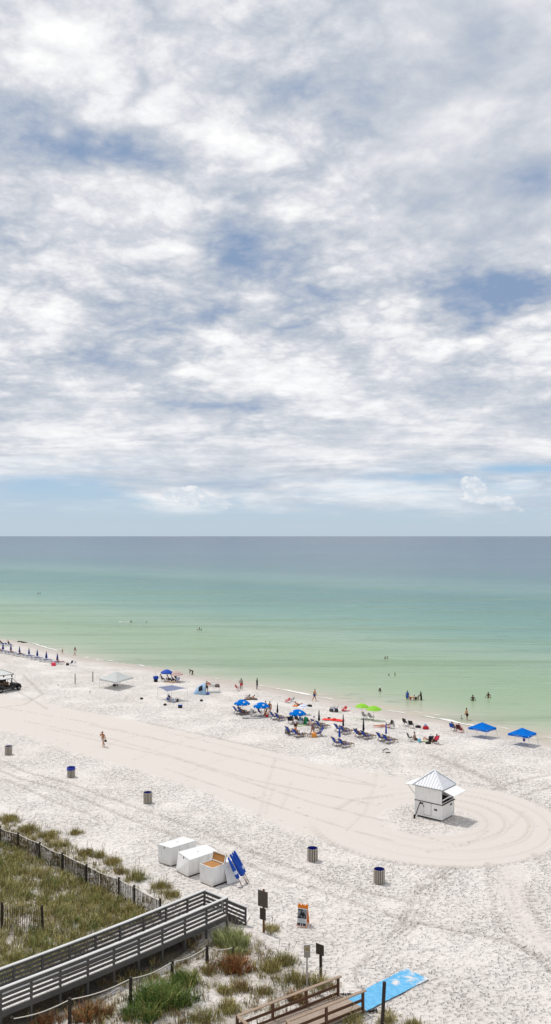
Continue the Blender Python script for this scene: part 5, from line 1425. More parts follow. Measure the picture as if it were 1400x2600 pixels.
def flat(p): return (p.x,p.y)
fl, ff, fr_, fb = G(253,1743), G(297.5,1750.5), G(342,1744.5), G(299,1738)
zc = 1.32
make_canopy('pale grey pop-up canopy tent standing alone near the two grey posts', [flat(P(253,1723.5,zc)),flat(P(294.5,1731.5,zc)),flat(P(338,1719,zc)),flat(P(296,1713,zc))], [flat(fl),flat(ff),flat(fr_),flat(fb)], zc, 1.05, M_greytent, 'canopy tents')
zc = .62
make_canopy('bright blue canopy tent beside the seated couple at the waterline', [flat(P(1189.5,1846.5,zc)),flat(P(1236,1854.5,zc)),flat(P(1260.5,1847,zc)),flat(P(1214,1840.5,zc))],
   [flat(G(1183.5,1869)),flat(G(1237,1876)),flat(G(1263.5,1869)),flat(G(1211,1862))], zc, .62, M_bluet, 'canopy tents')
zc = .80
make_canopy('bright blue canopy tent nearest the right edge with a bag hung beneath it', [flat(P(1290,1862,zc)),flat(P(1342,1870,zc)),flat(P(1362,1860.5,zc)),flat(P(1311,1854,zc))],
   [flat(G(1283,1890)),flat(G(1344.5,1896)),flat(G(1368,1890)),flat(G(1306.6,1882))], zc, .62, M_bluet, 'canopy tents')
hb = P(1331,1868,.72); t = thing('hanging_bag', 'long blue bag hanging from the edge of the right blue canopy', 'bag', (hb.x,hb.y,hb.z-.75))
MB().lathe([(.05,.1),(.13,.15),(.15,.45),(.12,.68),(.03,.75)], 12).obj('bag_body', M_navy, t, True); MB().box((0,-.15,.42), (.10,.02,.16)).obj('logo', M_red, t)
bk = [((293,1742),'dark bag lying in the shade under the pale grey canopy')]
t = thing('bag', bk[0][1], 'bag', G(*bk[0][0])); MB().ell((0,0,.16), (.42,.25,.22), 12, 6).obj('bag_body', M_black, t, True); MB().tube([(-.2,0,.3),(0,0,.5),(.2,0,.3)], .025, 6).obj('handle', M_black, t)

def build_shade():
    tops = [P(401,1744.5,1.65), P(424,1756,1.40), P(475.5,1747.5,1.75), P(437,1739.5,1.80)]
    # outer ring order: left, front dip, right, back
    c = sum(tops, Vector())/4; t = thing('beach_awning', 'slate blue stretched fabric sun shade on four thin poles with sandbag guys', 'sun shade', (c.x,c.y,H(c.x,c.y)))
    a, f, b, k = tops
    def fn(u,v):
        p = a.lerp(f,u).lerp(k.lerp(b,u), v); p = p.copy(); p.z -= .28*math.sin(math.pi*u)*math.sin(math.pi*v); 
        m_ = (a+f+b+k)/4; r_ = math.sin(math.pi*u)+math.sin(math.pi*v); w = .06*(math.sin(math.pi*u)*(abs(2*v-1)**3)+math.sin(math.pi*v)*(abs(2*u-1)**3))
        return p.lerp(V3(m_,p.z), w*1.6)
    MB().sheet(fn, 14, 14).obj('fabric', M_lav, t, True, world=True)
    for tp, ft in zip(tops, (G(401,1775.5), G(431,1783), G(476.5,1780.5), G(436,1772.5))): MB().tube([ft-Vector((0,0,.1)), tp], .016, 5).obj('pole', M_steel, t, world=True)
    for tp, an in zip((a,f,b), (G(360,1775.5), G(419.5,1791), G(512,1780.5))):
        MB().tube([tp, an+Vector((0,0,.15))], .008, 4).obj('guy_line', M_polew, t, world=True)
        MB().ell(an+Vector((0,0,.12)), (.24,.16,.15), 10, 6).obj('sandbag', M_black, t, True, world=True)
build_shade()

def build_popup():
    c = G(508,1761.5); t = thing('popup_tent', 'light blue dome shaped pop-up beach tent with mesh side windows', 'tent', c, R(8))
    L, W_, Hh = 2.0, 1.5, 1.55      # low back at -x, tall open front at +x
    def fn(u, v):
        x = -.95+1.75*u; hh = Hh*math.sin(min(1,(u*1.02))*math.pi/2)**.75; wd = .45+.40*math.sin(u*math.pi/2)
        th = math.pi*v; return Vector((x, -wd*math.cos(th)*1.25, hh*math.sin(th)**.85))
    sh = MB().sheet(fn, 14, 18).obj('shell', M_ltblue, t, True)
    def sub(u0,u1,v0,v1,o): 
        def g_(u,v):
            p = fn(u0+(u1-u0)*u, v0+(v1-v0)*v); n = Vector((0,p.y,p.z)).normalized(); return p+n*o+Vector((-.01,0,.0))
        return MB().sheet(g_, 6, 6)
    sub(.42,.74,.12,.34,.02).obj('mesh_window', M_navyd, sh, True); sub(.42,.74,.66,.88,.02).obj('mesh_window', M_navyd, sh, True)
    rb = MB()
    for u in (.999,.62): rb.tube([fn(u,v/14)+Vector((.0,0,.012)) for v in range(15)], .018, 5)
    rb.obj('pole_sleeve', mat('tent_piping', (110,130,152), .7), t)
    MB().sheet(lambda u,v: (-.9+2.3*u, -.95+1.9*v, .03), 4, 4).obj('floor', M_royal, t)
build_popup()
# ================================================================== LEFT ROW OF LOUNGERS
LX = [8,28,50,74,95,118,146]; LY = [1657,1660,1665,1669,1674,1679.5,1685]
ORD = ['first','second','third','fourth','fifth','sixth','last']
ub = lg = None
row_dir = (G(146,1685)-G(8,1657)); row_dir.z = 0; row_dir.normalize(); sea = Vector((-row_dir.y, row_dir.x, 0))
fa_ = math.atan2(sea.y, sea.x)
for i, (x, y) in enumerate(zip(LX, LY)):
    g = G(x,y); w = ORD[i]
    lab = f'closed blue umbrella, {w} along the lounger row counting from the left edge'
    if ub is None: ub = make_closed_umbrella(lab, 'closed umbrellas along the left lounger row', 1.85, M_rowblue, .20, .62); t = ub; t.location = g
    else: t = dup(ub, g, 0.3*i, lab)
    for s, sd in ((-1,'left'),(1,'right')):
        p = g+row_dir*(.62*s)-sea*.15; p.z = H(p.x,p.y)
        lab = f'white framed lounger with blue cushion on the {sd} side of the {w} row umbrella'
        if lg is None: lg = make_sun_lounger(lab, 'white framed loungers in the left row'); lg.location = p; lg.rotation_euler.z = fa_
        else: dup(lg, p, fa_, lab)
def on(p, dz=0): return Vector((p[0], p[1], H(p[0],p[1])+dz))
def lounge_pos(i, s): return G(LX[i],LY[i])+row_dir*(.62*s)-sea*.05
p = lounge_pos(0,-1); person('person lying on the first lounger of the left row in a red swimsuit', on(p,.28), math.degrees(fa_), 'recline', 1.68, 'fair', 'brown', [('swimsuit',(170,60,80))], dz=-.22)
p = lounge_pos(1,1); person('person lying on the lounger right of the second row umbrella', on(p,.28), math.degrees(fa_), 'recline', 1.7, 'fair', 'brown', [('bikini_bottom',(150,60,80)),('bikini_top',(150,60,80))], dz=-.22)
p = lounge_pos(2,1); person('tanned person lying on the lounger right of the third row umbrella', on(p,.28), math.degrees(fa_), 'recline', 1.75, 'brown', 'dark', [('swim_shorts',(60,50,70))], dz=-.22)
p = lounge_pos(6,1); person('person in red stretched out on the last lounger of the left row', on(p,.28), math.degrees(fa_), 'recline', 1.68, 'tan', 'dark', [('swimsuit',(200,40,48))], dz=-.22)
def bag(label, g, m, s=(.32,.2,.24), name='bag', handle=True, mh=None):
    t = thing(name, label, 'bag', g); k = MB().lathe([(.001,0),(.9,.0),(1,.12),(.92,.8),(.8,1.0),(.001,.98)], 14); k.v = [(v[0]*s[0],v[1]*s[1],v[2]*s[2]*1.7) for v in k.v]; k.obj('bag_body', m, t, True)
    if handle: MB().tube([(-s[0]*.5,0,s[2]*1.65),(-s[0]*.3,0,s[2]*2.3),(s[0]*.3,0,s[2]*2.3),(s[0]*.5,0,s[2]*1.65)], .018, 6).obj('handle', mh or m, t)
    return t
def towel(label, g, m, L=1.8, w=.9, rz=0, name='beach_towel', bump=None):
    t = thing(name, label, 'towel', g, rz)
    sd = random.uniform(0,50)
    MB().sheet(lambda u,v: (-L/2+L*u, -w/2+w*v+.04*math.sin(u*9+sd), .05+.05*float(vnoise(np.array([u*7+sd]),np.array([v*5.0]),4)[0])), 16, 10).obj('cloth', m, t, True)
    if bump:
        MB().ell((bump[0],bump[1],.14), (.28,.2,.14), 12, 6).obj('rumple', m, t, True)
    return t
def cooler(label, g, m, lid, s=(.6,.36,.36), rz=0, name='cooler'):
    t = thing(name, label, 'cooler', g, rz)
    MB().box((0,0,s[2]/2), s).obj('cooler_body', m, t, bevel=.03); MB().box((0,0,s[2]+.035), (s[0]*1.04,s[1]*1.06,.07)).obj('lid', lid, t, bevel=.02)
    MB().tube([(-s[0]*.52,0,s[2]*.7),(-s[0]*.52,0,s[2]+.22),(s[0]*.52,0,s[2]+.22),(s[0]*.52,0,s[2]*.7)], .018, 6).obj('handle', M_steel, t)
    return t
bag('bright pink red bag on the sand at the end of the lounger row', G(136.5,1690.5), M_hotpink, (.42,.28,.32))
bag('black bag beside the person in red at the row end', G(172,1689), M_black, (.3,.24,.22))
towel('red towel heaped beside the last lounger', G(157,1682.5), M_red, 1.3, .8, .6, bump=(.2,.1))
def chair_at(label, px, py, deg, **k):
    t = make_folding_chair(label, **k); t.location = G(px,py); t.rotation_euler.z = R(deg); return t
chair_at('tall dark folding chair just right of the lounger row', 180,1690, 150, canvas=M_navyd, frame=M_white)
chair_at('white folding chair right of the tall dark one', 188,1691.5, 150, canvas=M_white_cloth, frame=M_white)
# group at the left edge by the water
for i, (x, y, lab) in enumerate(((4,1638,'white lounger at the left edge nearest the water'),(22,1640,'white lounger by the water carrying a sitting person'))): dup(lg, G(x,y), fa_-1.2, lab)
person('person sitting upright on a lounger near the water at the left edge', on(G(23,1639),.28), 60, 'chair', 1.75, 'brown', 'dark', [('shirt',(40,38,42))], dz=-.30)
person('dark clad person lying on the leftmost waterside lounger', on(G(5,1637.5),.28), 0, 'recline', 1.75, 'tan', 'dark', [('wetsuit',(42,38,40))], dz=-.22)
for x, y, lab in ((50,1630,'dark clump of seaweed in the wash at the left'),(60,1632,'smaller dark clump of seaweed right of the first')):
    t = thing('seaweed_clump', lab, 'seaweed', W(x,y)); MB().ell((0,0,.08), (.55,.3,.16), 10, 5).ell((.5,.1,.05), (.35,.2,.1), 8, 4).obj('weed', M_dark, t, True)
person('small child standing at the waterline far left', G(159,1660), -60, 'stand', 1.05, 'fair', 'brown', [('swim_shorts',(110,110,116))])
person('woman with bare tanned back and white shorts walking into the shallows', G(190.5,1664), 50, 'walk', 1.72, 'tan', 'dark', [('swim_shorts',(216,222,224)),('bikini_top',(60,40,36))], long_hair=True)

# ================================================================== BLUE AND STRIPED UMBRELLA GROUP
def umb(label, px, top_y, wpx, basept, tiltdeg=0, **k):
    """place by foot point; height from the top pixel"""
    g = G(*basept); s = F/g.y; h = (basept[1]-top_y)/s
    r = wpx/s/2; z = h-(.62*r*.5+.14); t = make_umbrella(label, r=r, z=z, **k); t.location = g
    return t
u = umb('blue beach umbrella overlapping a striped one, left of the slate blue shade', 424, 1700, 31, (424,1729), group='open beach umbrellas', m=M_royal, logos=False)
u = umb('red and grey striped beach umbrella beside the blue one', 447, 1704, 36, (447.5,1730), group='open beach umbrellas', m=M_rstripe, logos=False, valance=False); u.rotation_euler = (R(4),R(3),0)
chair_at('white backed chair under the left end of the blue umbrella', 410,1729, 20, canvas=M_white_cloth, frame=M_white)
person('person in dark clothes reclining in the white backed chair', on(G(412,1729)), 15, 'chair', 1.75, 'dark', 'dark', [('shirt',(56,40,44)),('swim_shorts',(30,28,32))])
chair_at('low dark chair between the two umbrella poles', 428,1730, 30, canvas=M_black, low=True)
person('person in a white shirt sitting between the two umbrella poles', on(G(429,1730)), 20, 'chair', 1.72, 'brown', 'dark', [('shirt',(208,212,204)),('swim_shorts',(34,34,36))])
chair_at('low dark chair under the striped umbrella', 439,1731, 30, canvas=M_navyd, low=True)
person('person in a striped shirt sitting under the striped umbrella', on(G(439.5,1731)), 20, 'chair', 1.7, 'dark', 'dark', [('shirt',M_bstripe),('swim_shorts',(30,30,34))])
chair_at('blue patterned camp chair seen from behind under the striped umbrella', 451,1733, 110, canvas=M_bstripe, frame=M_black)
person('person behind the blue patterned camp chair with only the head showing', on(G(446.8,1728)), 70, 'chair', 1.72, 'tan', 'dark', [('shirt',(40,44,80))])
towel('tan blanket on the sand in front of the seated group', G(432,1733), mat('tan_cloth', (196,166,140), .9, .1), 2.2, 1.0, .3)
# beach cart
t = thing('beach_cart', 'navy beach cart with a thin pole standing left of the blue umbrella', 'cart', G(396,1731), R(20))
MB().box((0,0,.22), (.55,.45,.40)).obj('tub', M_black, t, bevel=.02); MB().box((0,0,.66), (.75,.55,.46)).obj('load', M_navy, t, bevel=.05)
MB().tube([(0,0,.8),(0,0,1.75)], .018, 6).obj('pole', M_steel, t)
for s in (-1,1):
    w = MB().lathe([(.06,-.05),(.17,-.05),(.18,0),(.17,.05),(.06,.05)], 14); w.v = [(v[0]-.1, v[2]+.33*s, v[1]+.18) for v in w.v]; w.obj('wheel', M_rubber, t, True)
MB().tube([(.3,0,.3),(.55,0,.75)], .02, 6).obj('handle', M_steel, t)
person('person bending down in the shallow water above the striped umbrella', W(489.5,1713), 170, 'bend', 1.65, 'dark', 'dark', [('swimsuit',(60,60,46))], dz=-.15)
# under the slate shade
for px, py, lab in ((430.5,1781,'blue low chair with a sitting person under the slate blue shade'),(442.5,1783,'empty blue low chair under the slate blue shade')):
    chair_at(lab, px, py, 60, canvas=M_bstripe if 'empty' in lab else M_navy, frame=M_white, low=True)
person('person in a white hat sitting under the slate blue shade', on(G(431,1780.5)), 60, 'chair', 1.7, 'tan', 'dark', [('shirt',(60,80,120)),('hat',(222,222,220))])
cooler('dark small cooler beside the empty blue chair under the shade', G(450,1781.5), M_black, M_dark, (.4,.3,.3))
cooler('blue cooler alone on open sand below the slate blue shade', G(458,1797.5), M_black, M_royal, (.55,.4,.34), .2)
# pop-up tent group
person('shirtless man in black shorts with hands on hips before the pop-up tent', G(525.5,1758.5), -85, 'hips', 1.78, 'tan', 'dark', [('swim_shorts',(24,24,26))])
person('person in dark clothes sitting in the mouth of the pop-up tent', G(517.5,1760), -40, 'floor', 1.7, 'tan', 'dark', [('shirt',(30,34,54)),('swim_shorts',(40,44,60))])
bag('pale green bag on the pop-up tent floor', G(519.5,1763), mat('pale_green_cloth', (206,222,196), .8, .1), (.3,.2,.16), handle=False)
towel('grey striped mat spread right of the pop-up tent', G(543,1757.5), M_gstripe, 2.0, 1.5, .05)
chair_at('red backed chair behind the hands-on-hips man', 535,1742, 40, canvas=M_red, low=True)
cooler('white cooler right of the red backed chair', G(542,1743), M_white, M_white, (.6,.36,.36), .2)
bag('grey beach bag at the right end of the cooler row', G(552,1744.5), mat('grey_cloth', (120,108,104), .9, .2), (.4,.25,.26))
bag('small white bag between the white cooler and the grey bag', G(547,1743.5), M_white_cloth, (.25,.2,.22))

# ================================================================== WATERLINE PEOPLE
person('man in bright red shorts standing with one hand on his hip', G(613,1751), 100, 'onehip', 1.78, 'dark', 'dark', [('swim_shorts',(204,30,34)),('shirt',(150,140,132))])
chair_at('red folding chair beside the man in red shorts', 604.5,1754, 30, canvas=M_red, frame=M_steel)
person('person in a full dark outfit standing at the waterline', G(653,1750.5), 20, 'stand', 1.78, 'dark', 'dark', [('wetsuit',(40,44,46))])
towel('dark mat under the sunbather below the man in red shorts', G(637,1776), mat('dark_cloth', (72,58,52), .9, .2), 1.9, .8, .2)
person('sunbather lying propped on elbows below the man in red shorts', on(G(637,1775.5),.06), 20, 'elbows', 1.68, 'fair', 'brown', [('bikini_bottom',(40,30,30)),('bikini_top',(40,30,30))])
chair_at('black low chair at the feet of the propped sunbather', 628,1775, 200, canvas=M_black, low=True)
person('shirtless older man in blue shorts walking at the waterline', G(799,1779.5), 15, 'walk', 1.80, 'tan', 'grey', [('swim_shorts',(40,56,112))])
chair_at('red low chair left of the grey chair', 729,1784, 200, canvas=M_red, frame=M_red, low=True)
chair_at('grey folding chair on the sand right of the red low chair', 741,1781, 160, canvas=mat('grey_mesh', (130,130,130), .8, .15), frame=M_steel, low=True)
towel('orange towel under the sunbather beside the lavender umbrella', G(760,1794), M_orange, 1.8, .9, -.3)
person('deeply tanned sunbather lying on the orange towel', on(G(760,1793.5),.05), -30, 'kneesup', 1.72, 'tan', 'dark', [('swim_shorts',(40,30,28))])
bag('black bag right of the lavender umbrella', G(786,1794), M_black, (.4,.2,.14))
u = umb('low lavender and white ringed umbrella behind the rightmost logo umbrella', 770, 1788, 29, (770,1814), group='open beach umbrellas', m=M_lstripe, logos=False, valance=False)

# ================================================================== RENTAL CHAIRS AND LOGO UMBRELLAS
ch0 = make_lounge_chair('x', 'blue canvas lounge chairs with wooden frames')
used = [False]
def lchair(label, px, py, deg=33):
    g = G(px,py)
    if not used[0]: used[0] = True; ch0.location = g; ch0.rotation_euler.z = R(deg); ch0['label'] = label; return ch0
    return dup(ch0, g, R(deg), label)
umb('bright blue logo umbrella, leftmost of the three', 613, 1776.5, 40, (615,1811), group='open beach umbrellas')
umb('bright blue logo umbrella, middle of the three, beside the standing woman', 661, 1783.5, 40, (664,1818), group='open beach umbrellas')
umb('bright blue logo umbrella, rightmost of the three, above the teal hat', 754, 1801.5, 43, (756,1836), group='open beach umbrellas')
cu0 = None
for i, (px, ty, by, lab, h_, m) in enumerate(((705,1786.5,1822,'closed dark umbrella just right of the standing woman',0,M_navyd),(810.5,1803.5,1843,'closed dark umbrella behind the striped cover-up',0,M_navyd),
     (872,1814.5,1857,'closed dark umbrella below the red towel',0,M_navyd),(923.5,1824,1869,'closed dark umbrella below the lime umbrellas',0,M_navyd),(862.5,1845,1886,'closed royal blue umbrella nearest the camera in the chair rows',0,M_royal),(980.8,1834.5,1877,'closed royal blue umbrella farthest right in the chair rows',0,M_royal))):
    g = G(px,by); hh = (by-ty)/(F/g.y)
    t = make_closed_umbrella(lab, 'closed umbrellas between the lounge chairs', hh, m, .125, .62*1.0); t.location = g; t.rotation_euler.z = i
PAIRS = [(698,1826,'blue lounge chair left of the closed umbrella by the standing woman'),(711,1829.5,'blue lounge chair right of the closed umbrella by the standing woman'),
 (803,1846,'blue lounge chair behind the striped cover-up'),(815,1850,'blue lounge chair right of the closed umbrella behind the striped cover-up'),
 (862,1858,'blue lounge chair left of the closed umbrella below the red towel'),(876.5,1863,'blue lounge chair right of the closed umbrella below the red towel'),
 (912,1871,'blue lounge chair with a dark haired reader under the lime umbrellas'),(930.5,1876,'empty blue lounge chair right of the dark haired reader'),
 (856,1893,'left chair of the blue pair nearest the camera'),(874,1897.5,'right chair of the blue pair nearest the camera'),
 (970,1881,'left chair of the rightmost blue pair'),(986,1886.5,'right chair of the rightmost blue pair'),
 (604,1812,'blue lounge chair at the left under the leftmost logo umbrella'),(616,1815,'occupied lounge chair at the right under the leftmost logo umbrella'),
 (738,1865,'blue lounge chair left of the towel covered one in front of the white shirt'),(757,1871.5,'lounge chair half covered by a white towel nearest the white shirted person')]
for px, py, lab in PAIRS: lchair(lab, px, py, 33)
def sit_in(label, px, py, deg=33, pose='recline', **k):
    g = G(px,py); return person(label, on(g), deg, pose, **k)
sit_in('person in dark clothes lying in the chair under the leftmost logo umbrella', 617, 1814.5, h=1.75, skin='tan', hair='dark', wear=[('shirt',(36,34,36)),('swim_shorts',(60,40,44))])
sit_in('person in black and white sitting deeper under the leftmost logo umbrella', 609, 1811, h=1.7, skin='brown', hair='dark', wear=[('shirt',(60,60,62)),('hat',(216,216,214))], pose='chair')
sit_in('dark haired person reading in the lounge chair under the lime umbrellas', 912.5, 1870.5, h=1.75, skin='tan', hair='dark', wear=[('swim_shorts',(40,50,90)),('shirt',(150,60,60))])
# middle umbrella group
def draped(label, px, py, deg, m, cm=None):
    t = chair_at(label, px, py, deg, canvas=cm or M_navyd, frame=M_wood)
    MB().sheet(lambda u,v: ((-.46-.16*abs(2*v-1) if v < .5 else -.46+.02-.34*(v-.5)*-1), -.33+.66*u, (1.0-.9*abs(2*v-1)**1.0) if v < .5 else 1.0-.55*(2*v-1)), 6, 10).obj('draped_towel', m, t, True)
    return t
draped('chair draped with a grey striped towel under the middle logo umbrella', 648, 1818, 30, M_gstripe)
chair_at('dark blue chair under the middle logo umbrella', 663,1817, 30, canvas=M_navy, frame=M_wood)
towel('thin grey mat in front of the towel draped chair', G(640,1823), M_gstripe, 2.4, 1.0, -.1)
person('tanned person kneeling in the sand under the middle logo umbrella', G(673,1820), -20, 'kneel', 1.7, 'tan', 'dark', [('bikini_top',(60,40,40)),('bikini_bottom',(60,40,40))])
t = thing('sand_bucket', 'red bucket beside the kneeling person', 'bucket', G(678.5,1821)); MB().lathe([(.001,.0),(.15,.0),(.20,.30),(.185,.30),(.14,.04)], 16).obj('bucket', M_red, t, True); MB().tube([(-.19,0,.29),(-.1,0,.42),(.1,0,.42),(.19,0,.29)], .012, 5).obj('handle', M_white, t)
person('woman with dark curly hair and tanned legs standing by the middle logo umbrella', G(685.5,1814), -100, 'stand', 1.74, 'tan', 'dark', [('swimsuit',(70,44,34))], long_hair=True)
person('person in a pale teal top standing behind the middle logo umbrella', G(674.5,1812), -60, 'stand', 1.72, 'fair', 'brown', [('shirt',(150,200,214))])
# right logo umbrella group
chair_at('wide navy camp chair with white marks under the rightmost logo umbrella', 738,1838, 70, canvas=M_navyd, frame=M_black)
person('person in a large teal sun hat under the rightmost logo umbrella', on(G(742,1835)), 60, 'chair', 1.75, 'tan', 'dark', [('shirt',M_teal),('hat',M_teal)])
chair_at('dark chair beside the person in the teal hat', 757,1837, 40, canvas=M_black, frame=M_wood)
person('person in a dark striped shirt under the rightmost logo umbrella', on(G(756,1835.5)), 35, 'chair', 1.76, 'brown', 'dark', [('shirt',M_darkstripe),('swim_shorts',(40,24,26))])
draped('chair covered with a plaid towel right of the striped shirt', 772, 1839, 35, M_plaid)
draped('chair covered with a deep green towel', 785, 1840, 35, M_green)
t = thing('boogie_board', 'pale green boogie board lying flat below the rightmost logo umbrella', 'boogie board', G(764,1842.5), .2)
MB().lathe([(.001,.02),(.95,.02),(1,.05),(.95,.08),(.001,.08)], 20); k = MB().lathe([(.001,.02),(.95,.02),(1,.05),(.95,.08),(.001,.08)], 20); k.v = [(v[0]*.75,v[1]*.32,v[2]) for v in k.v]; k.obj('board', mat('pale_lime', (206,222,168), .6, .06), t, True)
MB().tube([(-.5,0,.08),(-.7,.1,.06),(-.85,-.05,.03)], .012, 5).obj('leash', M_black, t)
person('person in a red and blue cap behind the green towel chair', on(G(793.5,1841)), 200, 'chair', 1.65, 'fair', 'blond', [('shirt',(226,226,228)),('cap',(60,110,190))])
person('person in a loose white shirt standing among the chairs', G(751,1857.5), 60, 'stand', 1.70, 'tan', 'dark', [('shirt',(228,228,230)),('swim_shorts',(60,36,36))])
bag('grey beach bag left of the chairs in front of the white shirt', G(730,1862.5), mat('grey_bag', (128,126,124), .9, .2), (.3,.24,.34))
person('sunbather with an orange hat lying in the towel covered chair', on(G(757,1870)), 33, 'recline', 1.7, 'tan', 'dark', [('swimsuit',(40,30,36)),('cap',(230,130,60))])
towel('white towel spread over the lounge chair nearest the white shirt', on(G(760,1869),.36), M_white_cloth, 1.0, .75, R(33))
person('person in a striped cover-up walking past the wooden chair', G(794.5,1868), -60, 'walk', 1.72, 'tan', 'blond', [('cover_up',mat('striped_cover', (132,112,114), .9, .35, 26)),('hat',(226,216,196))])
lchair('lounge chair turned the other way beside the striped cover-up', 809, 1869, 200)
bag('orange straw basket at the feet of the striped cover-up', G(798,1871.5), mat('straw_orange', (222,150,70), .9, .25, 30), (.32,.26,.28))
# middle sand: towel, striped chairs, red chair
towel('bright red towel with a rumpled heap in the middle of the sand', G(847,1829), mat('bright_red', (228,58,48), .8, .08), 2.7, 1.1, -.35, bump=(.1,.1))
bag('small dark bag at the top edge of the bright red towel', G(836,1824), M_black, (.2,.15,.08), handle=False)
for px, lab, m in ((843,'blue and white chair at the left above a black bag',M_bstripe),(853,'purple blue chair right of the blue and white one',mat('purple_blue', (58,48,150), .8, .12))):
    chair_at(lab, px, 1807, 170, canvas=m, frame=M_steel)
bag('round black bag under the blue and white chair', G(842,1806.5), M_black, (.3,.26,.22)); bag('square black bag under the purple blue chair', G(854.5,1807), M_black, (.28,.24,.2))
chair_at('red low chair folded back on the sand near the waterline', 873,1806, 210, canvas=M_red, frame=M_red, low=True); 
towel('small red towel trailing right of the red low chair', G(879,1805.5), M_red, 1.2, .35, .1)
# lime umbrellas
umb('lime green umbrella, left one of the pair', 918, 1786.5, 36, (919.5,1825), group='open beach umbrellas', m=M_lime, logos=False, valance=False)
umb('lime green umbrella, right one of the pair and nearer', 949, 1792.5, 41, (949.5,1829), group='open beach umbrellas', m=M_lime, logos=False, valance=False)
chair_at('striped folding chair, left one under the lime umbrellas', 928,1826, 30, canvas=M_gstripe, frame=M_black); chair_at('striped folding chair, right one under the lime umbrellas', 944,1829, 30, canvas=M_gstripe, frame=M_black)
draped('chair draped with a white towel right of the rightmost chair pair', 989, 1849, 200, M_white_cloth, M_black)
towel('pink towel with a sunbather left of the white draped chair', G(970,1846), mat('pale_pink', (222,180,172), .9, .1), 1.9, .8, .05)
person('sunbather lying flat on the pink towel', on(G(968,1845.5),.06), 175, 'lie', 1.65, 'fair', 'brown', [('swimsuit',(200,110,104))])
t = thing('driftwood', 'small dark hoop of driftwood on open sand below the chairs', 'driftwood', G(979,1911)); MB().tube([(-.3,0,-.05),(-.26,0,.2),(-.05,0,.38),(.2,0,.40),(.34,0,.33)], .05, 7).tube([(.0,-.1,.02),(.5,-.1,.06)], .05, 6).obj('branch', M_post, t, True)
# right sand groups
chair_at('black folding chair, left one of two facing the water', 1031,1843, 40, canvas=M_black, frame=M_black); chair_at('black folding chair with raised arm, right one of two facing the water', 1045,1848.5, 60, canvas=M_black, frame=M_black)
bag('low black bag right of the two black chairs', G(1062,1847.5), M_black, (.36,.22,.15)); bag('red bag with a blue top on open sand', G(1081.5,1851), M_red, (.38,.25,.2), mh=M_royal)
t = thing('beach_ball', 'small blue and white ball on the red bag', 'ball', G(1081,1851)+Vector((0,0,.48))); MB().ell((0,0,0), (.17,.17,.17), 14, 8).obj('ball', M_bstripe, t, True)
chair_at('empty black chair behind the man in the grey shirt', 1043,1882, 15, canvas=M_black, frame=M_steel)
person('man in a grey shirt sitting on the sand with legs stretched out', G(1055,1878.5), -8, 'floor', 1.78, 'tan', 'dark', [('shirt',(150,148,146)),('swim_shorts',(90,84,82))])
t = thing('sand_bucket', 'light blue bucket near the man in the grey shirt', 'bucket', G(1065.5,1884)); MB().lathe([(.001,.0),(.15,.0),(.20,.34),(.185,.34),(.14,.04)], 16).obj('bucket', mat('aqua_plastic', (110,190,214), .5, .06), t, True); MB().tube([(-.19,0,.33),(-.1,0,.46),(.1,0,.46),(.19,0,.33)], .012, 5).obj('handle', M_white, t)
person('sunbather on the sand with both knees raised', G(1087,1880.5), 175, 'kneesup', 1.72, 'fair', 'brown', [('swim_shorts',(206,190,176))])
towel('pale towel under the sunbather with raised knees', G(1086,1881.5), mat('cream_cloth', (216,206,188), .9, .08), 2.0, .9, 0)
t = thing('toy_shovel', 'lime green toy shovel by the woman in pink', 'toy', G(1083,1885), .2); MB().box((0,0,.05), (.32,.22,.05)).obj('blade', M_lime, t, bevel=.02); MB().bar((.15,0,.05),(.55,.05,.06),.05,.04).obj('handle', M_lime, t, bevel=.01)
bag('dark bag at the feet of the woman in pink', G(1095,1883.5), M_navyd, (.3,.3,.36)); bag('small black bag in front of the lime green toy', G(1088,1888.5), M_black, (.32,.2,.12))
chair_at('pink folding chair seen from behind', 1106,1888, 120, canvas=M_hotpink, frame=M_black)
person('woman in pink sitting in the pink folding chair', on(G(1106,1887.5)), 120, 'chair', 1.68, 'fair', 'dark', [('shirt',(232,70,100)),('swim_shorts',(40,36,40))])
chair_at('blue camp chair of the couple near the waterline', 1150,1855, 45, canvas=M_royal, frame=M_steel); chair_at('dark camp chair of the couple near the waterline', 1167,1859, 45, canvas=M_black, frame=M_hotpink)
person('person in dark red sitting in the blue camp chair', on(G(1151.5,1855)), 40, 'chair', 1.75, 'dark', 'dark', [('shirt',(96,40,44))])
person('person in grey sitting in the dark camp chair', on(G(1169,1859)), 35, 'chair', 1.75, 'fair', 'grey', [('shirt',(128,128,124)),('swim_shorts',(110,106,104))])
# ================================================================== THE WALKER
pw = person('suntanned walker crossing the groomed sand with a hand to the face', G(262,1895.5), -120, 'face', 1.74, 'tan', 'dark', [('swim_shorts',(206,186,176))])
g = G(262,1895.5); hx = P(268.5,1877,.95)
t = thing('bag', 'dark bag in the hand of the walker on the groomed sand', 'bag', hx-Vector((0,0,.30))); MB().ell((0,0,.12), (.16,.10,.13), 12, 6).obj('bag_body', M_black, t, True); MB().tube([(-.06,0,.2),(0,0,.32),(.06,0,.2)], .012, 5).obj('handle', M_black, t)

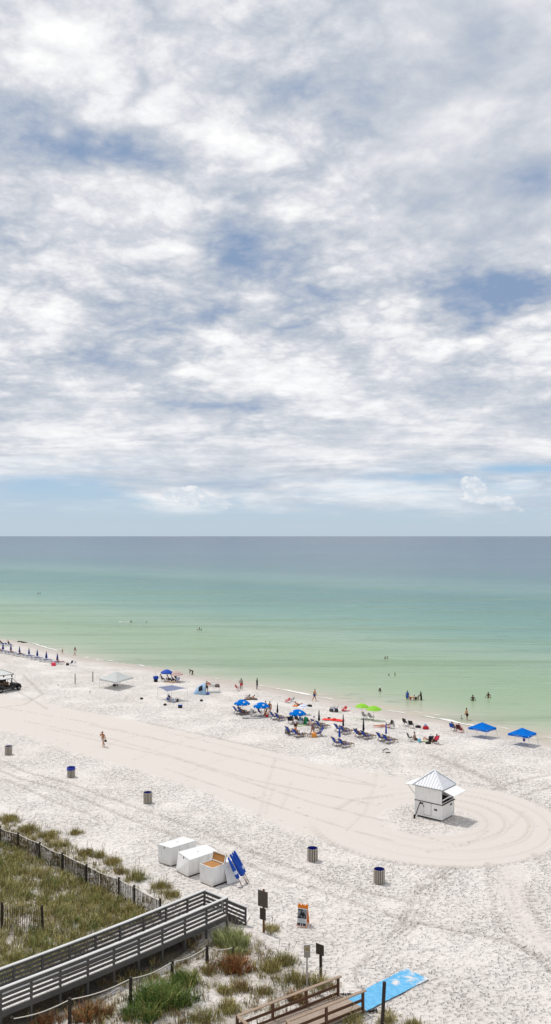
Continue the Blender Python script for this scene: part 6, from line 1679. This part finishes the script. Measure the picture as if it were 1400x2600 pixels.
# ================================================================== IN THE WATER
def wader(label, px, py, depth, face, pose='wade', **k):
    w = W(px,py); return person(label, (w.x,w.y,WZ-depth), face, pose, **k)
wader('swimmer standing alone nearest the shore left of the wading group', 966, 1755, .92, 200, skin='dark', h=1.7, wear=[('swim_shorts',(40,40,40)),('hat',(226,226,226))])
wader('person in a long blue shirt standing left in the wading group', 1035, 1776, .42, 60, 'stand', skin='brown', h=1.75, wear=[('shirt',(30,92,180)),('swim_shorts',(30,84,170))])
wader('bare backed person bending over the water in the wading group', 1043, 1778, .42, 10, 'bend', skin='fair', h=1.72, hair='dark', wear=[('swim_shorts',(176,80,60))])
wader('person in a white sun hat low in the water in the wading group', 1056.5, 1777, .95, 250, skin='brown', h=1.65, wear=[('rash_vest',(50,50,54)),('hat',(226,224,220))])
wader('small child held in the wading group', 1063, 1775, .35, 200, skin='tan', h=1.0, hair='brown', wear=[('swimsuit',(150,70,60))])
wader('tall dark figure at the right of the wading group', 1070, 1777.5, .50, 150, 'reach', skin='dark', h=1.80, wear=[('wetsuit',(58,46,36))])
wader('wader with arms held out, left one of the pair at the right', 1201, 1779, .88, 60, skin='dark', h=1.78, wear=[('swim_shorts',(40,40,30))])
wader('wader with bare brown back, right one of the pair at the right', 1240.5, 1772, .85, 90, skin='brown', h=1.75, wear=[('bikini_top',(60,36,34))], long_hair=True)
wader('adult in black shorts holding a child by the hand in the shallows', 1186.5, 1828, .15, 190, 'reach', skin='tan', h=1.76, wear=[('swim_shorts',(26,26,28))])
wader('child in a white and teal top held by the hand in the shallows', 1172, 1825, .55, 0, skin='brown', h=1.05, hair='dark', wear=[('rash_vest',(170,210,206)),('swim_shorts',(20,110,90))])
for px, py, lab, dp in ((978.5,1672,'left swimmer of the pair farthest out above the wading group',1.25),(984.5,1672,'right swimmer of the pair farthest out above the wading group',1.2),
     (988,1715,'left swimmer of the middle pair, low with arms spread',1.35),(1004,1715,'right swimmer of the middle pair',1.22),
     (97,1508,'left swimmer of the pair far out at the left',1.1),(102,1508,'right swimmer of the pair far out at the left',1.0),
     (372.5,1580,'lone swimmer far out near the surfacing splash',1.3),(503,1600,'leftmost swimmer of the trio far from shore',1.4),(507.5,1598.5,'middle swimmer of the trio far from shore',1.1),(511.5,1600,'rightmost swimmer of the trio far from shore',1.25)):
    wader(lab, px, py, dp, random.uniform(0,360), skin=random.choice(['dark','brown','brown']), h=random.uniform(1.68,1.8), wear=[('swim_shorts',(30,30,36))])
wader('swimmer stretched out behind a white splash far from shore', 331, 1580, .05, 0, 'swim', skin='brown', h=1.75, wear=[('swim_shorts',(40,40,44))])
w = W(318,1580); mb = MB()
for k in range(9): mb.ell((random.uniform(-1.6,1.4),random.uniform(-.3,.3),.03), (random.uniform(.3,.7),.2,random.uniform(.05,.14)), 8, 4)
o = mb.obj('water_splash', mat('foam', (244,243,240), .9)); o.location = w; tag(o, 'white splash trailing behind the stretched out swimmer', 'splash')
